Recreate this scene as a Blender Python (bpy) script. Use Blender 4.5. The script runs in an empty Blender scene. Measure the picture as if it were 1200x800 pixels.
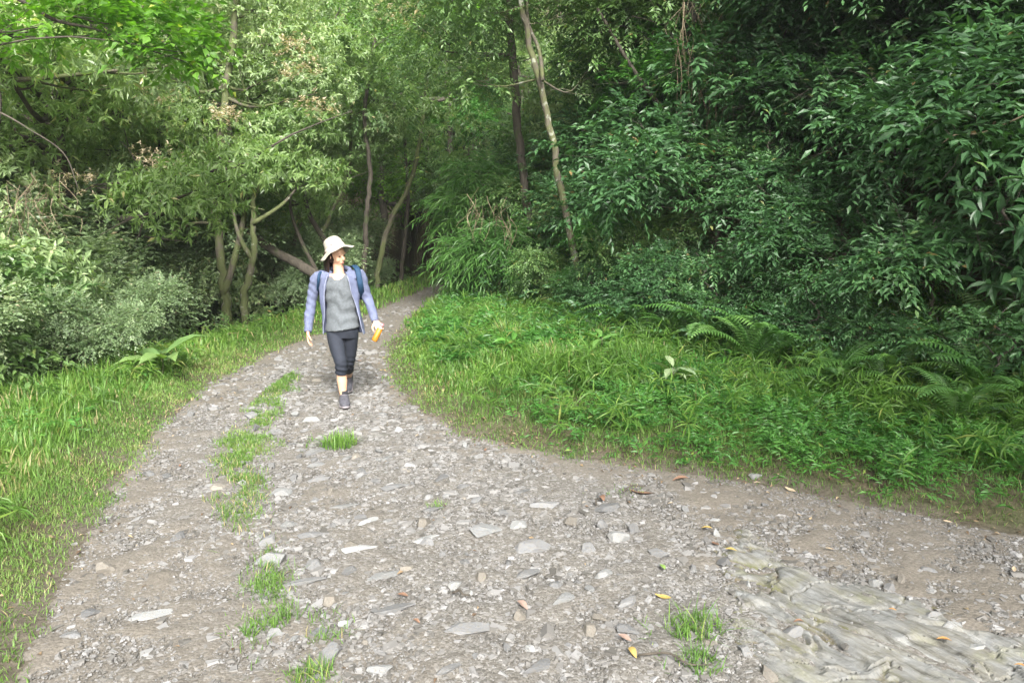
import bpy, math, random
import numpy as np
from mathutils import Vector, Matrix, noise as mnoise
R = math.radians
random.seed(7)
RNG = np.random.default_rng(7)
SC = bpy.context.scene
COL = SC.collection

# ------------------------------------------------------------------ camera
PITCH = R(10.0); CAMH = 1.85; FPX = 850.0
cam_d = bpy.data.cameras.new('camera'); cam = bpy.data.objects.new('camera', cam_d); COL.objects.link(cam)
cam.location = (0, 0, CAMH); cam.rotation_euler = (R(90) - PITCH, 0, 0)
cam_d.sensor_width = 36; cam_d.lens = 36 * FPX / 1200; cam_d.clip_end = 400; cam_d.clip_start = 0.05
SC.camera = cam
# ------------------------------------------------------------------ sky, sun, exposure
SUN_EL, SUN_AZ = 40.0, 168.0         # azimuth: degrees clockwise from +Y (behind the camera, a little left)
w = bpy.data.worlds.new('World'); SC.world = w; w.use_nodes = True
nt = w.node_tree; bg = nt.nodes['Background']
sky = nt.nodes.new('ShaderNodeTexSky'); sky.sky_type = 'NISHITA'; sky.sun_disc = False
sky.sun_elevation = R(SUN_EL); sky.sun_rotation = R(SUN_AZ)
sky.air_density = 1.0; sky.dust_density = 6.0; sky.ozone_density = 1.0
hs = nt.nodes.new('ShaderNodeHueSaturation'); hs.inputs['Saturation'].default_value = 0.35
nt.links.new(sky.outputs[0], hs.inputs['Color']); nt.links.new(hs.outputs[0], bg.inputs['Color'])
bg.inputs['Strength'].default_value = 0.15
sd = bpy.data.lights.new('sun', 'SUN'); sd.energy = 2.4; sd.angle = R(13); sd.color = (1.0, 0.97, 0.92)
sun = bpy.data.objects.new('sun', sd); COL.objects.link(sun)
az = R(SUN_AZ)
sdir = Vector((math.sin(az) * math.cos(R(SUN_EL)), math.cos(az) * math.cos(R(SUN_EL)), math.sin(R(SUN_EL))))
sun.rotation_euler = sdir.to_track_quat('Z', 'Y').to_euler(); sun.location = sdir * 50
SC.view_settings.view_transform = 'Standard'; SC.view_settings.look = 'None'
SC.view_settings.exposure = 1.64; SC.view_settings.gamma = 1.0
SC.cycles.max_bounces = 9; SC.cycles.diffuse_bounces = 6; SC.cycles.glossy_bounces = 2
SC.cycles.transmission_bounces = 6; SC.cycles.transparent_max_bounces = 4
SC.cycles.sample_clamp_indirect = 6
SC.cycles.use_denoising = True

# ------------------------------------------------------------------ pixel helpers (photo pixels, 1200 x 800)
def ray(px, py):
    u = (px - 600) / FPX; v = (400 - py) / FPX
    return np.array([u, math.cos(PITCH) + v * math.sin(PITCH), -math.sin(PITCH) + v * math.cos(PITCH)])
def at(px, py, z=0.0):
    d = ray(px, py); t = (z - CAMH) / d[2]
    return (d[0] * t, d[1] * t)
def atd(px, py, Y):
    d = ray(px, py); t = Y / d[1]
    return np.array([d[0] * t, Y, CAMH + d[2] * t])

# ------------------------------------------------------------------ numpy noise
def _hash(ix, iy, seed):
    h = (ix.astype(np.int64) * 374761393 + iy.astype(np.int64) * 668265263 + seed * 974634777) & 0x7fffffff
    h = ((h ^ (h >> 13)) * 1274126177) & 0x7fffffff
    return ((h ^ (h >> 16)) & 0xffff) / 65535.0
def vnoise(x, y, seed=0):
    x = np.asarray(x, float); y = np.asarray(y, float)
    ix = np.floor(x).astype(np.int64); iy = np.floor(y).astype(np.int64)
    fx = x - ix; fy = y - iy
    fx = fx * fx * (3 - 2 * fx); fy = fy * fy * (3 - 2 * fy)
    a = _hash(ix, iy, seed); b = _hash(ix + 1, iy, seed); c = _hash(ix, iy + 1, seed); d = _hash(ix + 1, iy + 1, seed)
    return (a * (1 - fx) + b * fx) * (1 - fy) + (c * (1 - fx) + d * fx) * fy
def fbm(x, y, seed=0, octv=4):
    s = 0; a = 0.5
    for k in range(octv):
        s = s + a * vnoise(x * 2 ** k, y * 2 ** k, seed + k * 17); a *= 0.5
    return s / (1 - 0.5 ** octv)
def sstep(a, b, x):
    t = np.clip((x - a) / (b - a), 0, 1); return t * t * (3 - 2 * t)
def signed(x, y, pl):
    """distance to a polyline; positive on the right of its direction"""
    x = np.asarray(x, float); y = np.asarray(y, float)
    best = np.full(x.shape, 1e9); sg = np.ones(x.shape)
    for (x0, y0), (x1, y1) in zip(pl[:-1], pl[1:]):
        dx, dy = x1 - x0, y1 - y0; L = dx * dx + dy * dy
        t = np.clip(((x - x0) * dx + (y - y0) * dy) / L, 0, 1)
        qx = x - (x0 + t * dx); qy = y - (y0 + t * dy); dd = qx * qx + qy * qy
        s = np.where((dx * qy - dy * qx) < 0, 1.0, -1.0)
        m = dd < best - 1e-9
        best = np.where(m, dd, best); sg = np.where(m, s, sg)
    return np.sqrt(best) * sg
def inside(x, y, poly):
    x = np.asarray(x, float); y = np.asarray(y, float); r = np.zeros(x.shape, bool)
    n = len(poly)
    for i in range(n):
        x0, y0 = poly[i]; x1, y1 = poly[(i + 1) % n]
        c = ((y0 > y) != (y1 > y)) & (x < (x1 - x0) * (y - y0) / ((y1 - y0) + 1e-12) + x0)
        r ^= c
    return r

# lines on the ground, all running away from the camera
PATH_L = [(-3.4, -4), (-2.6, 0.6)] + [at(*p) for p in [(20, 800), (60, 690), (120, 590), (190, 495), (250, 447), (330, 407), (390, 385), (440, 363), (490, 342), (518, 330)]] + [(0.2, 23.5), (4, 26), (10, 27)]
PATH_R = [(12, -2), (6.5, 2.2)] + [at(*p) for p in [(1200, 628), (1050, 598), (950, 578), (850, 563), (740, 550), (620, 528), (540, 508), (485, 475), (452, 435), (456, 402), (478, 376), (505, 352), (523, 341)]] + [(0.2, 20.2), (4, 22), (10, 23)]
OUT_L = [(-6.5, -4), (-5.6, 2)] + [at(*p) for p in [(0, 485), (100, 462), (200, 425), (330, 387), (430, 352), (505, 326)]] + [(-0.8, 25.5), (4, 29), (10, 30)]
OUT_R = [(12, 0.0), (7.5, 3.6)] + [at(*p) for p in [(1200, 505), (1030, 474), (860, 440), (740, 416), (650, 384), (560, 348), (530, 333)]] + [(0.4, 19.2), (4, 20.5), (10, 21)]

def terrain(x, y):
    x = np.asarray(x, float); y = np.asarray(y, float)
    dl = -signed(x, y, OUT_L); dr = signed(x, y, OUT_R)
    z = 0.05 * (fbm(x * 0.5, y * 0.5, 3) - 0.5)
    near = 1 - sstep(14, 30, y)
    z = z + 0.035 * (fbm(x * 2.3, y * 2.3, 11) - 0.5)
    pl = signed(x, y, PATH_L); pr = -signed(x, y, PATH_R)
    z = z + 0.10 * sstep(0.0, 0.8, -pl) + 0.08 * sstep(0.0, .5, -pr) + 0.085 * np.clip(-pr - .2, 0, 3)
    # middle strip a little higher than the wheel tracks
    # right bank
    d = np.maximum(dr, 0)
    bank = 1.15 * np.minimum(d, 2.6) + 0.45 * np.clip(d - 2.6, 0, 30)
    z = z + bank * (1 + 0.35 * (fbm(x * 0.6, y * 0.6, 5) - 0.5))
    # left gully then the hillside across it
    d = np.maximum(dl, 0)
    g = -0.40 * np.clip(d, 0, 3.5) + 0.95 * np.clip(d - 5.0, 0, 22) + .35 * np.clip(d - 27, 0, 60)
    z = z + g * (1 + 0.3 * (fbm(x * 0.3, y * 0.3, 6) - 0.5))
    return z
def tz(x, y):
    return float(terrain(np.array([x]), np.array([y]))[0])

# ------------------------------------------------------------------ mesh helpers
def tag(o, label=None, cat=None, group=None, kind=None):
    if label: o['label'] = label
    if cat: o['category'] = cat
    if group: o['group'] = group
    if kind: o['kind'] = kind
    return o
def empty(name, loc=(0, 0, 0), rz=0.0):
    o = bpy.data.objects.new(name, None); COL.objects.link(o); o.location = loc; o.rotation_euler = (0, 0, rz)
    o.empty_display_size = 0.1
    return o
def mesh_np(name, V, Fs, mat=None, parent=None, tone=None, smooth=False, link=True):
    """V (n,3); Fs list of (m,k) int arrays; tone list of matching per-face arrays"""
    me = bpy.data.meshes.new(name)
    V = np.ascontiguousarray(V, dtype=np.float32)
    me.vertices.add(len(V)); me.vertices.foreach_set('co', V.ravel())
    Fs = [np.asarray(f, dtype=np.int32) for f in Fs if len(f)]
    loops = np.concatenate([f.ravel() for f in Fs]); sizes = np.concatenate([np.full(len(f), f.shape[1], np.int32) for f in Fs])
    me.loops.add(len(loops)); me.loops.foreach_set('vertex_index', loops)
    me.polygons.add(len(sizes)); starts = np.concatenate([[0], np.cumsum(sizes)[:-1]]).astype(np.int32)
    me.polygons.foreach_set('loop_start', starts)
    try: me.polygons.foreach_set('loop_total', sizes)
    except Exception: pass
    if tone is not None:
        a = me.attributes.new('tone', 'FLOAT', 'FACE'); a.data.foreach_set('value', np.concatenate(tone).astype(np.float32))
    me.update(calc_edges=True)
    me.polygons.foreach_set('use_smooth', np.full(len(sizes), bool(smooth)))
    if mat: me.materials.append(mat)
    if not link: return me
    o = bpy.data.objects.new(name, me); COL.objects.link(o)
    if parent: o.parent = parent
    return o
def inst(tv, tf, M, P, base=0):
    """template verts/faces placed N times with 3x3 matrices M (columns = axes, scaled) and positions P"""
    V = np.einsum('nij,kj->nki', M, tv) + P[:, None, :]
    n, k = len(P), len(tv)
    F = tf[None, :, :] + (np.arange(n) * k)[:, None, None] + base
    return V.reshape(-1, 3), F.reshape(-1, tf.shape[1])
def norm(v): return v / np.maximum(np.linalg.norm(v, axis=-1, keepdims=True), 1e-9)
def frames(d, n, sx, sy, sz):
    """matrices whose columns are side, direction, normal"""
    d = norm(d); s = norm(np.cross(d, n)); u = np.cross(s, d)
    M = np.stack([s * sx[:, None], d * sy[:, None], u * sz[:, None]], axis=2)
    return M
def tube(pts, rad, segs=8, wob=0.0, seed=0):
    pts = np.asarray(pts, float); rad = np.asarray(rad, float)
    n = len(pts); T = norm(np.gradient(pts, axis=0))
    ref = np.array([0.31, 0.95, 0.05]) if abs(T[0][1]) < 0.9 else np.array([1.0, 0, 0])
    V = []; rg = np.random.default_rng(seed)
    for i in range(n):
        a = norm(np.cross(T[i], ref)); b = np.cross(T[i], a)
        th = np.arange(segs) / segs * 2 * math.pi
        r = rad[i] * (1 + wob * (rg.random(segs) - 0.5))
        V.append(pts[i] + np.outer(np.cos(th) * r, a) + np.outer(np.sin(th) * r, b))
    V = np.concatenate(V); F = []
    for i in range(n - 1):
        for k in range(segs):
            F.append((i * segs + k, i * segs + (k + 1) % segs, (i + 1) * segs + (k + 1) % segs, (i + 1) * segs + k))
    V = np.vstack([V, pts[0], pts[-1]]); c0 = n * segs; 
    for k in range(segs):
        F.append((c0, (k + 1) % segs, k, k)); F.append((c0 + 1, (n - 1) * segs + k, (n - 1) * segs + (k + 1) % segs, (n - 1) * segs + (k + 1) % segs))
    Q = np.array([f for f in F if f[2] != f[3]]); Tn = np.array([f[:3] for f in F if f[2] == f[3]])
    return V, Q, Tn
class MB:
    def __init__(s): s.V = []; s.Q = []; s.T = []; s.n = 0
    def add(s, V, Q=None, T=None):
        if Q is not None and len(Q): s.Q.append(np.asarray(Q) + s.n)
        if T is not None and len(T): s.T.append(np.asarray(T) + s.n)
        s.V.append(np.asarray(V, float)); s.n += len(V)
    def tube(s, pts, rad, segs=8, wob=0.0, seed=0): s.add(*tube(pts, rad, segs, wob, seed))
    def build(s, name, mat=None, parent=None, smooth=True):
        Fs = []
        if s.Q: Fs.append(np.vstack(s.Q))
        if s.T: Fs.append(np.vstack(s.T))
        return mesh_np(name, np.vstack(s.V), Fs, mat, parent, smooth=smooth)
def spline(pts, n):
    """Catmull-Rom resample"""
    P = np.asarray(pts, float); m = len(P)
    P = np.vstack([2 * P[0] - P[1], P, 2 * P[-1] - P[-2]]); out = []
    for t in np.linspace(0, m - 1, n):
        i = min(int(t), m - 2); f = t - i
        p0, p1, p2, p3 = P[i:i + 4]
        out.append(0.5 * (2 * p1 + (p2 - p0) * f + (2 * p0 - 5 * p1 + 4 * p2 - p3) * f ** 2 + (3 * p1 - p0 - 3 * p2 + p3) * f ** 3))
    return np.array(out)

# ------------------------------------------------------------------ materials
MATS = {}
def newmat(name):
    m = bpy.data.materials.new(name); m.use_nodes = True; nt = m.node_tree
    return m, nt, nt.nodes['Principled BSDF']
def N(nt, t, **kw):
    n = nt.nodes.new(t)
    for k, v in kw.items():
        if k in n.inputs: n.inputs[k].default_value = v
        else: setattr(n, k, v)
    return n
def ramp(nt, fac, stops, interp='LINEAR'):
    r = nt.nodes.new('ShaderNodeValToRGB'); r.color_ramp.interpolation = interp
    while len(r.color_ramp.elements) > 1: r.color_ramp.elements.remove(r.color_ramp.elements[-1])
    for i, (p, c) in enumerate(stops):
        e = r.color_ramp.elements[0] if i == 0 else r.color_ramp.elements.new(p)
        e.position = p; e.color = (*c, 1)
    nt.links.new(fac, r.inputs[0]); return r
def leaf_mat(name, stops, rough=0.42, trans=0.35, spec=0.5):
    m, nt, b = newmat(name); L = nt.links
    a = N(nt, 'ShaderNodeAttribute', attribute_name='tone')
    oi = N(nt, 'ShaderNodeObjectInfo')
    mx = N(nt, 'ShaderNodeMath', operation='MULTIPLY_ADD'); L.new(oi.outputs['Random'], mx.inputs[0]); mx.inputs[1].default_value = 0.2
    ad = N(nt, 'ShaderNodeMath', operation='SUBTRACT'); L.new(a.outputs['Fac'], ad.inputs[0]); ad.inputs[1].default_value = 0.1
    L.new(ad.outputs[0], mx.inputs[2])
    r = ramp(nt, mx.outputs[0], stops)
    L.new(r.outputs[0], b.inputs['Base Color'])
    b.inputs['Roughness'].default_value = rough; b.inputs['Specular IOR Level'].default_value = spec
    tr = N(nt, 'ShaderNodeBsdfTranslucent')
    g = N(nt, 'ShaderNodeMix', data_type='RGBA', blend_type='MULTIPLY'); g.inputs[0].default_value = 1
    L.new(r.outputs[0], g.inputs[6]); g.inputs[7].default_value = (1.3, 1.5, 0.5, 1)
    L.new(g.outputs[2], tr.inputs['Color'])
    ms = N(nt, 'ShaderNodeMixShader'); ms.inputs[0].default_value = trans
    out = nt.nodes['Material Output']
    L.new(b.outputs[0], ms.inputs[1]); L.new(tr.outputs[0], ms.inputs[2]); L.new(ms.outputs[0], out.inputs['Surface'])
    MATS[name] = m; return m
leaf_mat('leaf_dark', [(0, (.026, .070, .026)), (.5, (.050, .125, .043)), (.85, (.085, .185, .062)), (.97, (.14, .2, .06)), (1, (.2, .14, .06))], 0.42, 0.25, 0.45)
leaf_mat('leaf_mid', [(0, (.055, .11, .038)), (.5, (.105, .19, .062)), (.9, (.18, .28, .09)), (1, (.26, .22, .08))], 0.38, 0.35)
leaf_mat('leaf_fresh', [(0, (.10, .17, .06)), (.5, (.175, .27, .095)), (.85, (.27, .37, .14)), (1, (.38, .36, .17))], 0.36, 0.45)
leaf_mat('leaf_grey', [(0, (.10, .16, .08)), (.5, (.185, .26, .135)), (.85, (.30, .37, .20)), (1, (.36, .30, .20))], 0.38, 0.3)
leaf_mat('leaf_bright', [(0, (.07, .16, .03)), (.5, (.12, .26, .035)), (.9, (.20, .36, .05)), (1, (.36, .38, .08))], 0.4, 0.5)
leaf_mat('leaf_pale', [(0, (.13, .20, .095)), (.5, (.235, .32, .15)), (.8, (.36, .45, .23)), (1, (.38, .34, .21))], 0.38, 0.4)
leaf_mat('grass_blades', [(0, (.05, .11, .02)), (.4, (.095, .20, .035)), (.75, (.17, .29, .055)), (.93, (.26, .30, .09)), (1, (.34, .29, .15))], 0.5, 0.4)
leaf_mat('grass_short', [(0, (.065, .125, .028)), (.45, (.11, .21, .04)), (.75, (.17, .27, .065)), (.92, (.27, .26, .12)), (1, (.36, .30, .17))], 0.55, 0.4)
leaf_mat('weed_leaves', [(0, (.035, .11, .022)), (.5, (.06, .18, .032)), (.9, (.11, .26, .045)), (1, (.2, .27, .06))], 0.45, 0.35)
leaf_mat('fern_leaves', [(0, (.04, .11, .025)), (.5, (.075, .18, .04)), (1, (.13, .25, .06))], 0.42, 0.35)
leaf_mat('flower_buff', [(0, (.34, .28, .19)), (.6, (.48, .40, .30)), (1, (.58, .48, .40))], 0.7, 0.3, 0.2)
leaf_mat('dry_stems', [(0, (.09, .07, .045)), (.6, (.19, .155, .10)), (1, (.34, .29, .20))], 0.8, 0.1, 0.2)
leaf_mat('rock_chips', [(0, (.08, .076, .068)), (.3, (.12, .115, .106)), (.6, (.155, .151, .144)), (.87, (.19, .189, .185)), (.96, (.235, .233, .23)), (.98, (.17, .145, .11)), (1, (.14, .115, .09))], 0.8, 0.0, 0.3)

def bark(name, c0, c1, moss, moss_amt, lich=0.0):
    m, nt, b = newmat(name); L = nt.links
    tc = N(nt, 'ShaderNodeTexCoord'); mp = N(nt, 'ShaderNodeMapping'); mp.inputs['Scale'].default_value = (14, 14, 4)
    L.new(tc.outputs['Object'], mp.inputs[0])
    n1 = N(nt, 'ShaderNodeTexNoise', Scale=1.6, Detail=8.0, Roughness=0.7); L.new(mp.outputs[0], n1.inputs['Vector'])
    r1 = ramp(nt, n1.outputs['Fac'], [(.3, c0), (.7, c1)])
    n2 = N(nt, 'ShaderNodeTexNoise', Scale=5.0, Detail=5.0); L.new(tc.outputs['Object'], n2.inputs['Vector'])
    mr = N(nt, 'ShaderNodeMapRange'); L.new(n2.outputs['Fac'], mr.inputs[0]); mr.inputs[1].default_value = 0.62 - moss_amt * .3; mr.inputs[2].default_value = 0.72 - moss_amt * .3
    mx = N(nt, 'ShaderNodeMix', data_type='RGBA'); L.new(mr.outputs[0], mx.inputs[0]); L.new(r1.outputs[0], mx.inputs[6]); mx.inputs[7].default_value = (*moss, 1)
    last = mx.outputs[2]
    if lich > 0:
        n3 = N(nt, 'ShaderNodeTexNoise', Scale=9.0, Detail=6.0, Roughness=0.65)
        L.new(tc.outputs['Object'], n3.inputs['Vector'])
        mr3 = N(nt, 'ShaderNodeMapRange'); L.new(n3.outputs['Fac'], mr3.inputs[0]); mr3.inputs[1].default_value = 0.66 - lich * .2; mr3.inputs[2].default_value = 0.69 - lich * .2
        m3 = N(nt, 'ShaderNodeMix', data_type='RGBA'); L.new(mr3.outputs[0], m3.inputs[0]); L.new(last, m3.inputs[6]); m3.inputs[7].default_value = (.20, .21, .165, 1)
        last = m3.outputs[2]
    L.new(last, b.inputs['Base Color']); b.inputs['Roughness'].default_value = 0.9
    bp = N(nt, 'ShaderNodeBump', Strength=0.7, Distance=0.02); L.new(n1.outputs['Fac'], bp.inputs['Height']); L.new(bp.outputs[0], b.inputs['Normal'])
    MATS[name] = m; return m
bark('bark_dark', (.028, .024, .018), (.085, .072, .055), (.05, .065, .025), 0.2)
bark('bark_mossy', (.045, .04, .028), (.12, .105, .078), (.075, .09, .032), 0.75, 0.2)
bark('bark_spotted', (.04, .036, .024), (.11, .096, .07), (.08, .088, .035), 0.6, 0.42)
bark('bark_pale', (.16, .15, .12), (.30, .28, .23), (.13, .16, .08), 0.3, 0.3)

def plain(name, col, rough=0.7, var=0.12, scale=30, bump=0.0, bscale=60, spec=0.3, metal=0.0):
    m, nt, b = newmat(name); L = nt.links
    tc = N(nt, 'ShaderNodeTexCoord'); n1 = N(nt, 'ShaderNodeTexNoise', Scale=float(scale), Detail=5.0); L.new(tc.outputs['Object'], n1.inputs['Vector'])
    a = tuple(max(0, c * (1 - var)) for c in col); z = tuple(min(1, c * (1 + var)) for c in col)
    r = ramp(nt, n1.outputs['Fac'], [(.3, a), (.7, z)]); L.new(r.outputs[0], b.inputs['Base Color'])
    b.inputs['Roughness'].default_value = rough; b.inputs['Specular IOR Level'].default_value = spec; b.inputs['Metallic'].default_value = metal
    if bump:
        n2 = N(nt, 'ShaderNodeTexNoise', Scale=float(bscale), Detail=4.0); L.new(tc.outputs['Object'], n2.inputs['Vector'])
        bp = N(nt, 'ShaderNodeBump', Strength=bump, Distance=0.01); L.new(n2.outputs['Fac'], bp.inputs['Height']); L.new(bp.outputs[0], b.inputs['Normal'])
    MATS[name] = m; return m

def path_mat():
    m, nt, b = newmat('gravel_and_dirt'); L = nt.links
    tc = N(nt, 'ShaderNodeTexCoord'); P = tc.outputs['Object']
    big = N(nt, 'ShaderNodeTexNoise', Scale=0.9, Detail=5.0, Roughness=0.6); L.new(P, big.inputs['Vector'])
    fine = N(nt, 'ShaderNodeTexNoise', Scale=45.0, Detail=8.0, Roughness=0.75); L.new(P, fine.inputs['Vector'])
    v1 = N(nt, 'ShaderNodeTexVoronoi', Scale=65.0); L.new(P, v1.inputs['Vector'])
    v2 = N(nt, 'ShaderNodeTexVoronoi', Scale=150.0); L.new(P, v2.inputs['Vector'])
    sep = N(nt, 'ShaderNodeSeparateColor'); L.new(v1.outputs['Color'], sep.inputs[0])
    sep2 = N(nt, 'ShaderNodeSeparateColor'); L.new(v2.outputs['Color'], sep2.inputs[0])
    stones = ramp(nt, sep.outputs[0], [(0, (.085, .078, .066)), (.4, (.13, .122, .11)), (.8, (.18, .174, .163)), (1, (.25, .245, .235))])
    grit = ramp(nt, sep2.outputs[0], [(0, (.075, .069, .06)), (.5, (.122, .115, .102)), (1, (.19, .183, .168))])
    dirt = ramp(nt, fine.outputs['Fac'], [(.3, (.095, .083, .067)), (.7, (.175, .158, .133))])
    a = N(nt, 'ShaderNodeAttribute', attribute_name='dirt')
    # stones show in patches
    pk = N(nt, 'ShaderNodeMath', operation='LESS_THAN'); L.new(sep.outputs[1], pk.inputs[0]); pk.inputs[1].default_value = 0.5
    m1 = N(nt, 'ShaderNodeMix', data_type='RGBA'); L.new(pk.outputs[0], m1.inputs[0]); L.new(grit.outputs[0], m1.inputs[6]); L.new(stones.outputs[0], m1.inputs[7])
    add = N(nt, 'ShaderNodeMath', operation='ADD'); L.new(a.outputs['Fac'], add.inputs[0])
    bm = N(nt, 'ShaderNodeMapRange'); L.new(big.outputs['Fac'], bm.inputs[0]); bm.inputs[1].default_value = .45; bm.inputs[2].default_value = .65; bm.inputs[4].default_value = 0.4
    L.new(bm.outputs[0], add.inputs[1]); cl = N(nt, 'ShaderNodeClamp'); L.new(add.outputs[0], cl.inputs[0]); cl.inputs[2].default_value = 0.9
    m2 = N(nt, 'ShaderNodeMix', data_type='RGBA'); L.new(cl.outputs[0], m2.inputs[0]); L.new(m1.outputs[2], m2.inputs[6]); L.new(dirt.outputs[0], m2.inputs[7])
    L.new(m2.outputs[2], b.inputs['Base Color']); b.inputs['Roughness'].default_value = 0.95; b.inputs['Specular IOR Level'].default_value = 0.2
    h1 = N(nt, 'ShaderNodeMath', operation='MULTIPLY_ADD'); L.new(v1.outputs['Distance'], h1.inputs[0]); h1.inputs[1].default_value = -0.9
    L.new(fine.outputs['Fac'], h1.inputs[2])
    bp = N(nt, 'ShaderNodeBump', Strength=0.6, Distance=0.008); L.new(h1.outputs[0], bp.inputs['Height']); L.new(bp.outputs[0], b.inputs['Normal'])
    MATS['path'] = m
path_mat()
def soil_mat():
    m, nt, b = newmat('leafy_soil'); L = nt.links
    tc = N(nt, 'ShaderNodeTexCoord'); P = tc.outputs['Object']
    n1 = N(nt, 'ShaderNodeTexNoise', Scale=25.0, Detail=8.0, Roughness=0.7); L.new(P, n1.inputs['Vector'])
    n2 = N(nt, 'ShaderNodeTexNoise', Scale=2.0, Detail=5.0); L.new(P, n2.inputs['Vector'])
    c1 = ramp(nt, n1.outputs['Fac'], [(.3, (.035, .032, .020)), (.7, (.12, .10, .065))])
    c2 = ramp(nt, n1.outputs['Fac'], [(.3, (.04, .045, .022)), (.7, (.11, .11, .06))])
    mr = N(nt, 'ShaderNodeMapRange'); L.new(n2.outputs['Fac'], mr.inputs[0]); mr.inputs[1].default_value = .4; mr.inputs[2].default_value = .6
    mx = N(nt, 'ShaderNodeMix', data_type='RGBA'); L.new(mr.outputs[0], mx.inputs[0]); L.new(c1.outputs[0], mx.inputs[6]); L.new(c2.outputs[0], mx.inputs[7])
    a = N(nt, 'ShaderNodeAttribute', attribute_name='dirt'); c3 = ramp(nt, n1.outputs['Fac'], [(.3, (.07, .06, .045)), (.7, (.15, .132, .105))])
    my = N(nt, 'ShaderNodeMix', data_type='RGBA'); L.new(a.outputs['Fac'], my.inputs[0]); L.new(mx.outputs[2], my.inputs[6]); L.new(c3.outputs[0], my.inputs[7])
    L.new(my.outputs[2], b.inputs['Base Color']); b.inputs['Roughness'].default_value = 1.0; b.inputs['Specular IOR Level'].default_value = 0.1
    bp = N(nt, 'ShaderNodeBump', Strength=0.8, Distance=0.03); L.new(n1.outputs['Fac'], bp.inputs['Height']); L.new(bp.outputs[0], b.inputs['Normal'])
    MATS['soil'] = m
soil_mat()
def rock_mat(name, base, warm, moss=0.0, strat=(1, 1, 1), crack=True):
    m, nt, b = newmat(name); L = nt.links
    tc = N(nt, 'ShaderNodeTexCoord'); mp = N(nt, 'ShaderNodeMapping'); mp.inputs['Scale'].default_value = strat
    L.new(tc.outputs['Object'], mp.inputs[0]); P = mp.outputs[0]
    oi = N(nt, 'ShaderNodeObjectInfo')
    n1 = N(nt, 'ShaderNodeTexNoise', Scale=6.0, Detail=10.0, Roughness=0.7); L.new(P, n1.inputs['Vector'])
    n2 = N(nt, 'ShaderNodeTexNoise', Scale=70.0, Detail=6.0, Roughness=0.7); L.new(P, n2.inputs['Vector'])
    r1 = ramp(nt, n1.outputs['Fac'], [(.25, tuple(c * .55 for c in base)), (.45, base), (.62, warm), (.8, tuple(min(.7, c * 1.45) for c in base))])
    hv = N(nt, 'ShaderNodeMapRange'); L.new(oi.outputs['Random'], hv.inputs[0]); hv.inputs[3].default_value = .75; hv.inputs[4].default_value = 1.3
    mv = N(nt, 'ShaderNodeVectorMath', operation='SCALE'); L.new(r1.outputs[0], mv.inputs[0]); L.new(hv.outputs[0], mv.inputs['Scale'])
    last = mv.outputs[0]
    if moss:
        mq = N(nt, 'ShaderNodeMapping'); mq.inputs['Rotation'].default_value = (0, 0, R(57)); L.new(tc.outputs['Object'], mq.inputs[0])
        mq2 = N(nt, 'ShaderNodeMapping'); mq2.inputs['Scale'].default_value = (3.5, 26, 10); L.new(mq.outputs[0], mq2.inputs[0])
        nq = N(nt, 'ShaderNodeTexNoise', Scale=1.0, Detail=9.0, Roughness=0.72); L.new(mq2.outputs[0], nq.inputs['Vector'])
        rq = ramp(nt, nq.outputs['Fac'], [(.34, (.35, .33, .28)), (.44, (.8, .78, .72)), (.6, (1.1, 1.1, 1.08)), (.7, (1.6, 1.6, 1.6))])
        mm = N(nt, 'ShaderNodeMix', data_type='RGBA', blend_type='MULTIPLY'); mm.inputs[0].default_value = 1; L.new(last, mm.inputs[6]); L.new(rq.outputs[0], mm.inputs[7]); last = mm.outputs[2]
    if moss:
        n3 = N(nt, 'ShaderNodeTexNoise', Scale=3.0, Detail=6.0, Roughness=0.65); L.new(tc.outputs['Object'], n3.inputs['Vector'])
        mr = N(nt, 'ShaderNodeMapRange'); L.new(n3.outputs['Fac'], mr.inputs[0]); mr.inputs[1].default_value = .52; mr.inputs[2].default_value = .68; mr.inputs[4].default_value = moss
        mx = N(nt, 'ShaderNodeMix', data_type='RGBA'); L.new(mr.outputs[0], mx.inputs[0]); L.new(last, mx.inputs[6]); mx.inputs[7].default_value = (.125, .135, .08, 1)
        last = mx.outputs[2]
    if moss:
        a = N(nt, 'ShaderNodeAttribute', attribute_name='soil'); ns = N(nt, 'ShaderNodeMath', operation='MULTIPLY'); L.new(a.outputs['Fac'], ns.inputs[0]); L.new(n2.outputs['Fac'], ns.inputs[1])
        ms = N(nt, 'ShaderNodeMapRange'); L.new(ns.outputs[0], ms.inputs[0]); ms.inputs[1].default_value = .2; ms.inputs[2].default_value = .45
        r5 = ramp(nt, n1.outputs['Fac'], [(.4, (.10, .082, .055)), (.6, (.10, .105, .05))])
        mz = N(nt, 'ShaderNodeMix', data_type='RGBA'); L.new(ms.outputs[0], mz.inputs[0]); L.new(last, mz.inputs[6]); L.new(r5.outputs[0], mz.inputs[7]); last = mz.outputs[2]
    L.new(last, b.inputs['Base Color']); b.inputs['Roughness'].default_value = 0.8; b.inputs['Specular IOR Level'].default_value = 0.3
    ad = N(nt, 'ShaderNodeMath', operation='MULTIPLY_ADD'); L.new(n2.outputs['Fac'], ad.inputs[0]); ad.inputs[1].default_value = .35; L.new(n1.outputs['Fac'], ad.inputs[2])
    bp = N(nt, 'ShaderNodeBump', Strength=0.7, Distance=0.012); L.new(ad.outputs[0], bp.inputs['Height']); L.new(bp.outputs[0], b.inputs['Normal'])
    MATS[name] = m; return m
rock_mat('rock_grey', (.155, .16, .165), (.16, .153, .138))
rock_mat('rock_bedrock', (.135, .139, .138), (.135, .132, .118), 0.6, (1, 1, 1))
rock_mat('rock_white', (.22, .23, .232), (.215, .208, .19))
rock_mat('rock_tan', (.165, .155, .135), (.15, .132, .108))

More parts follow.
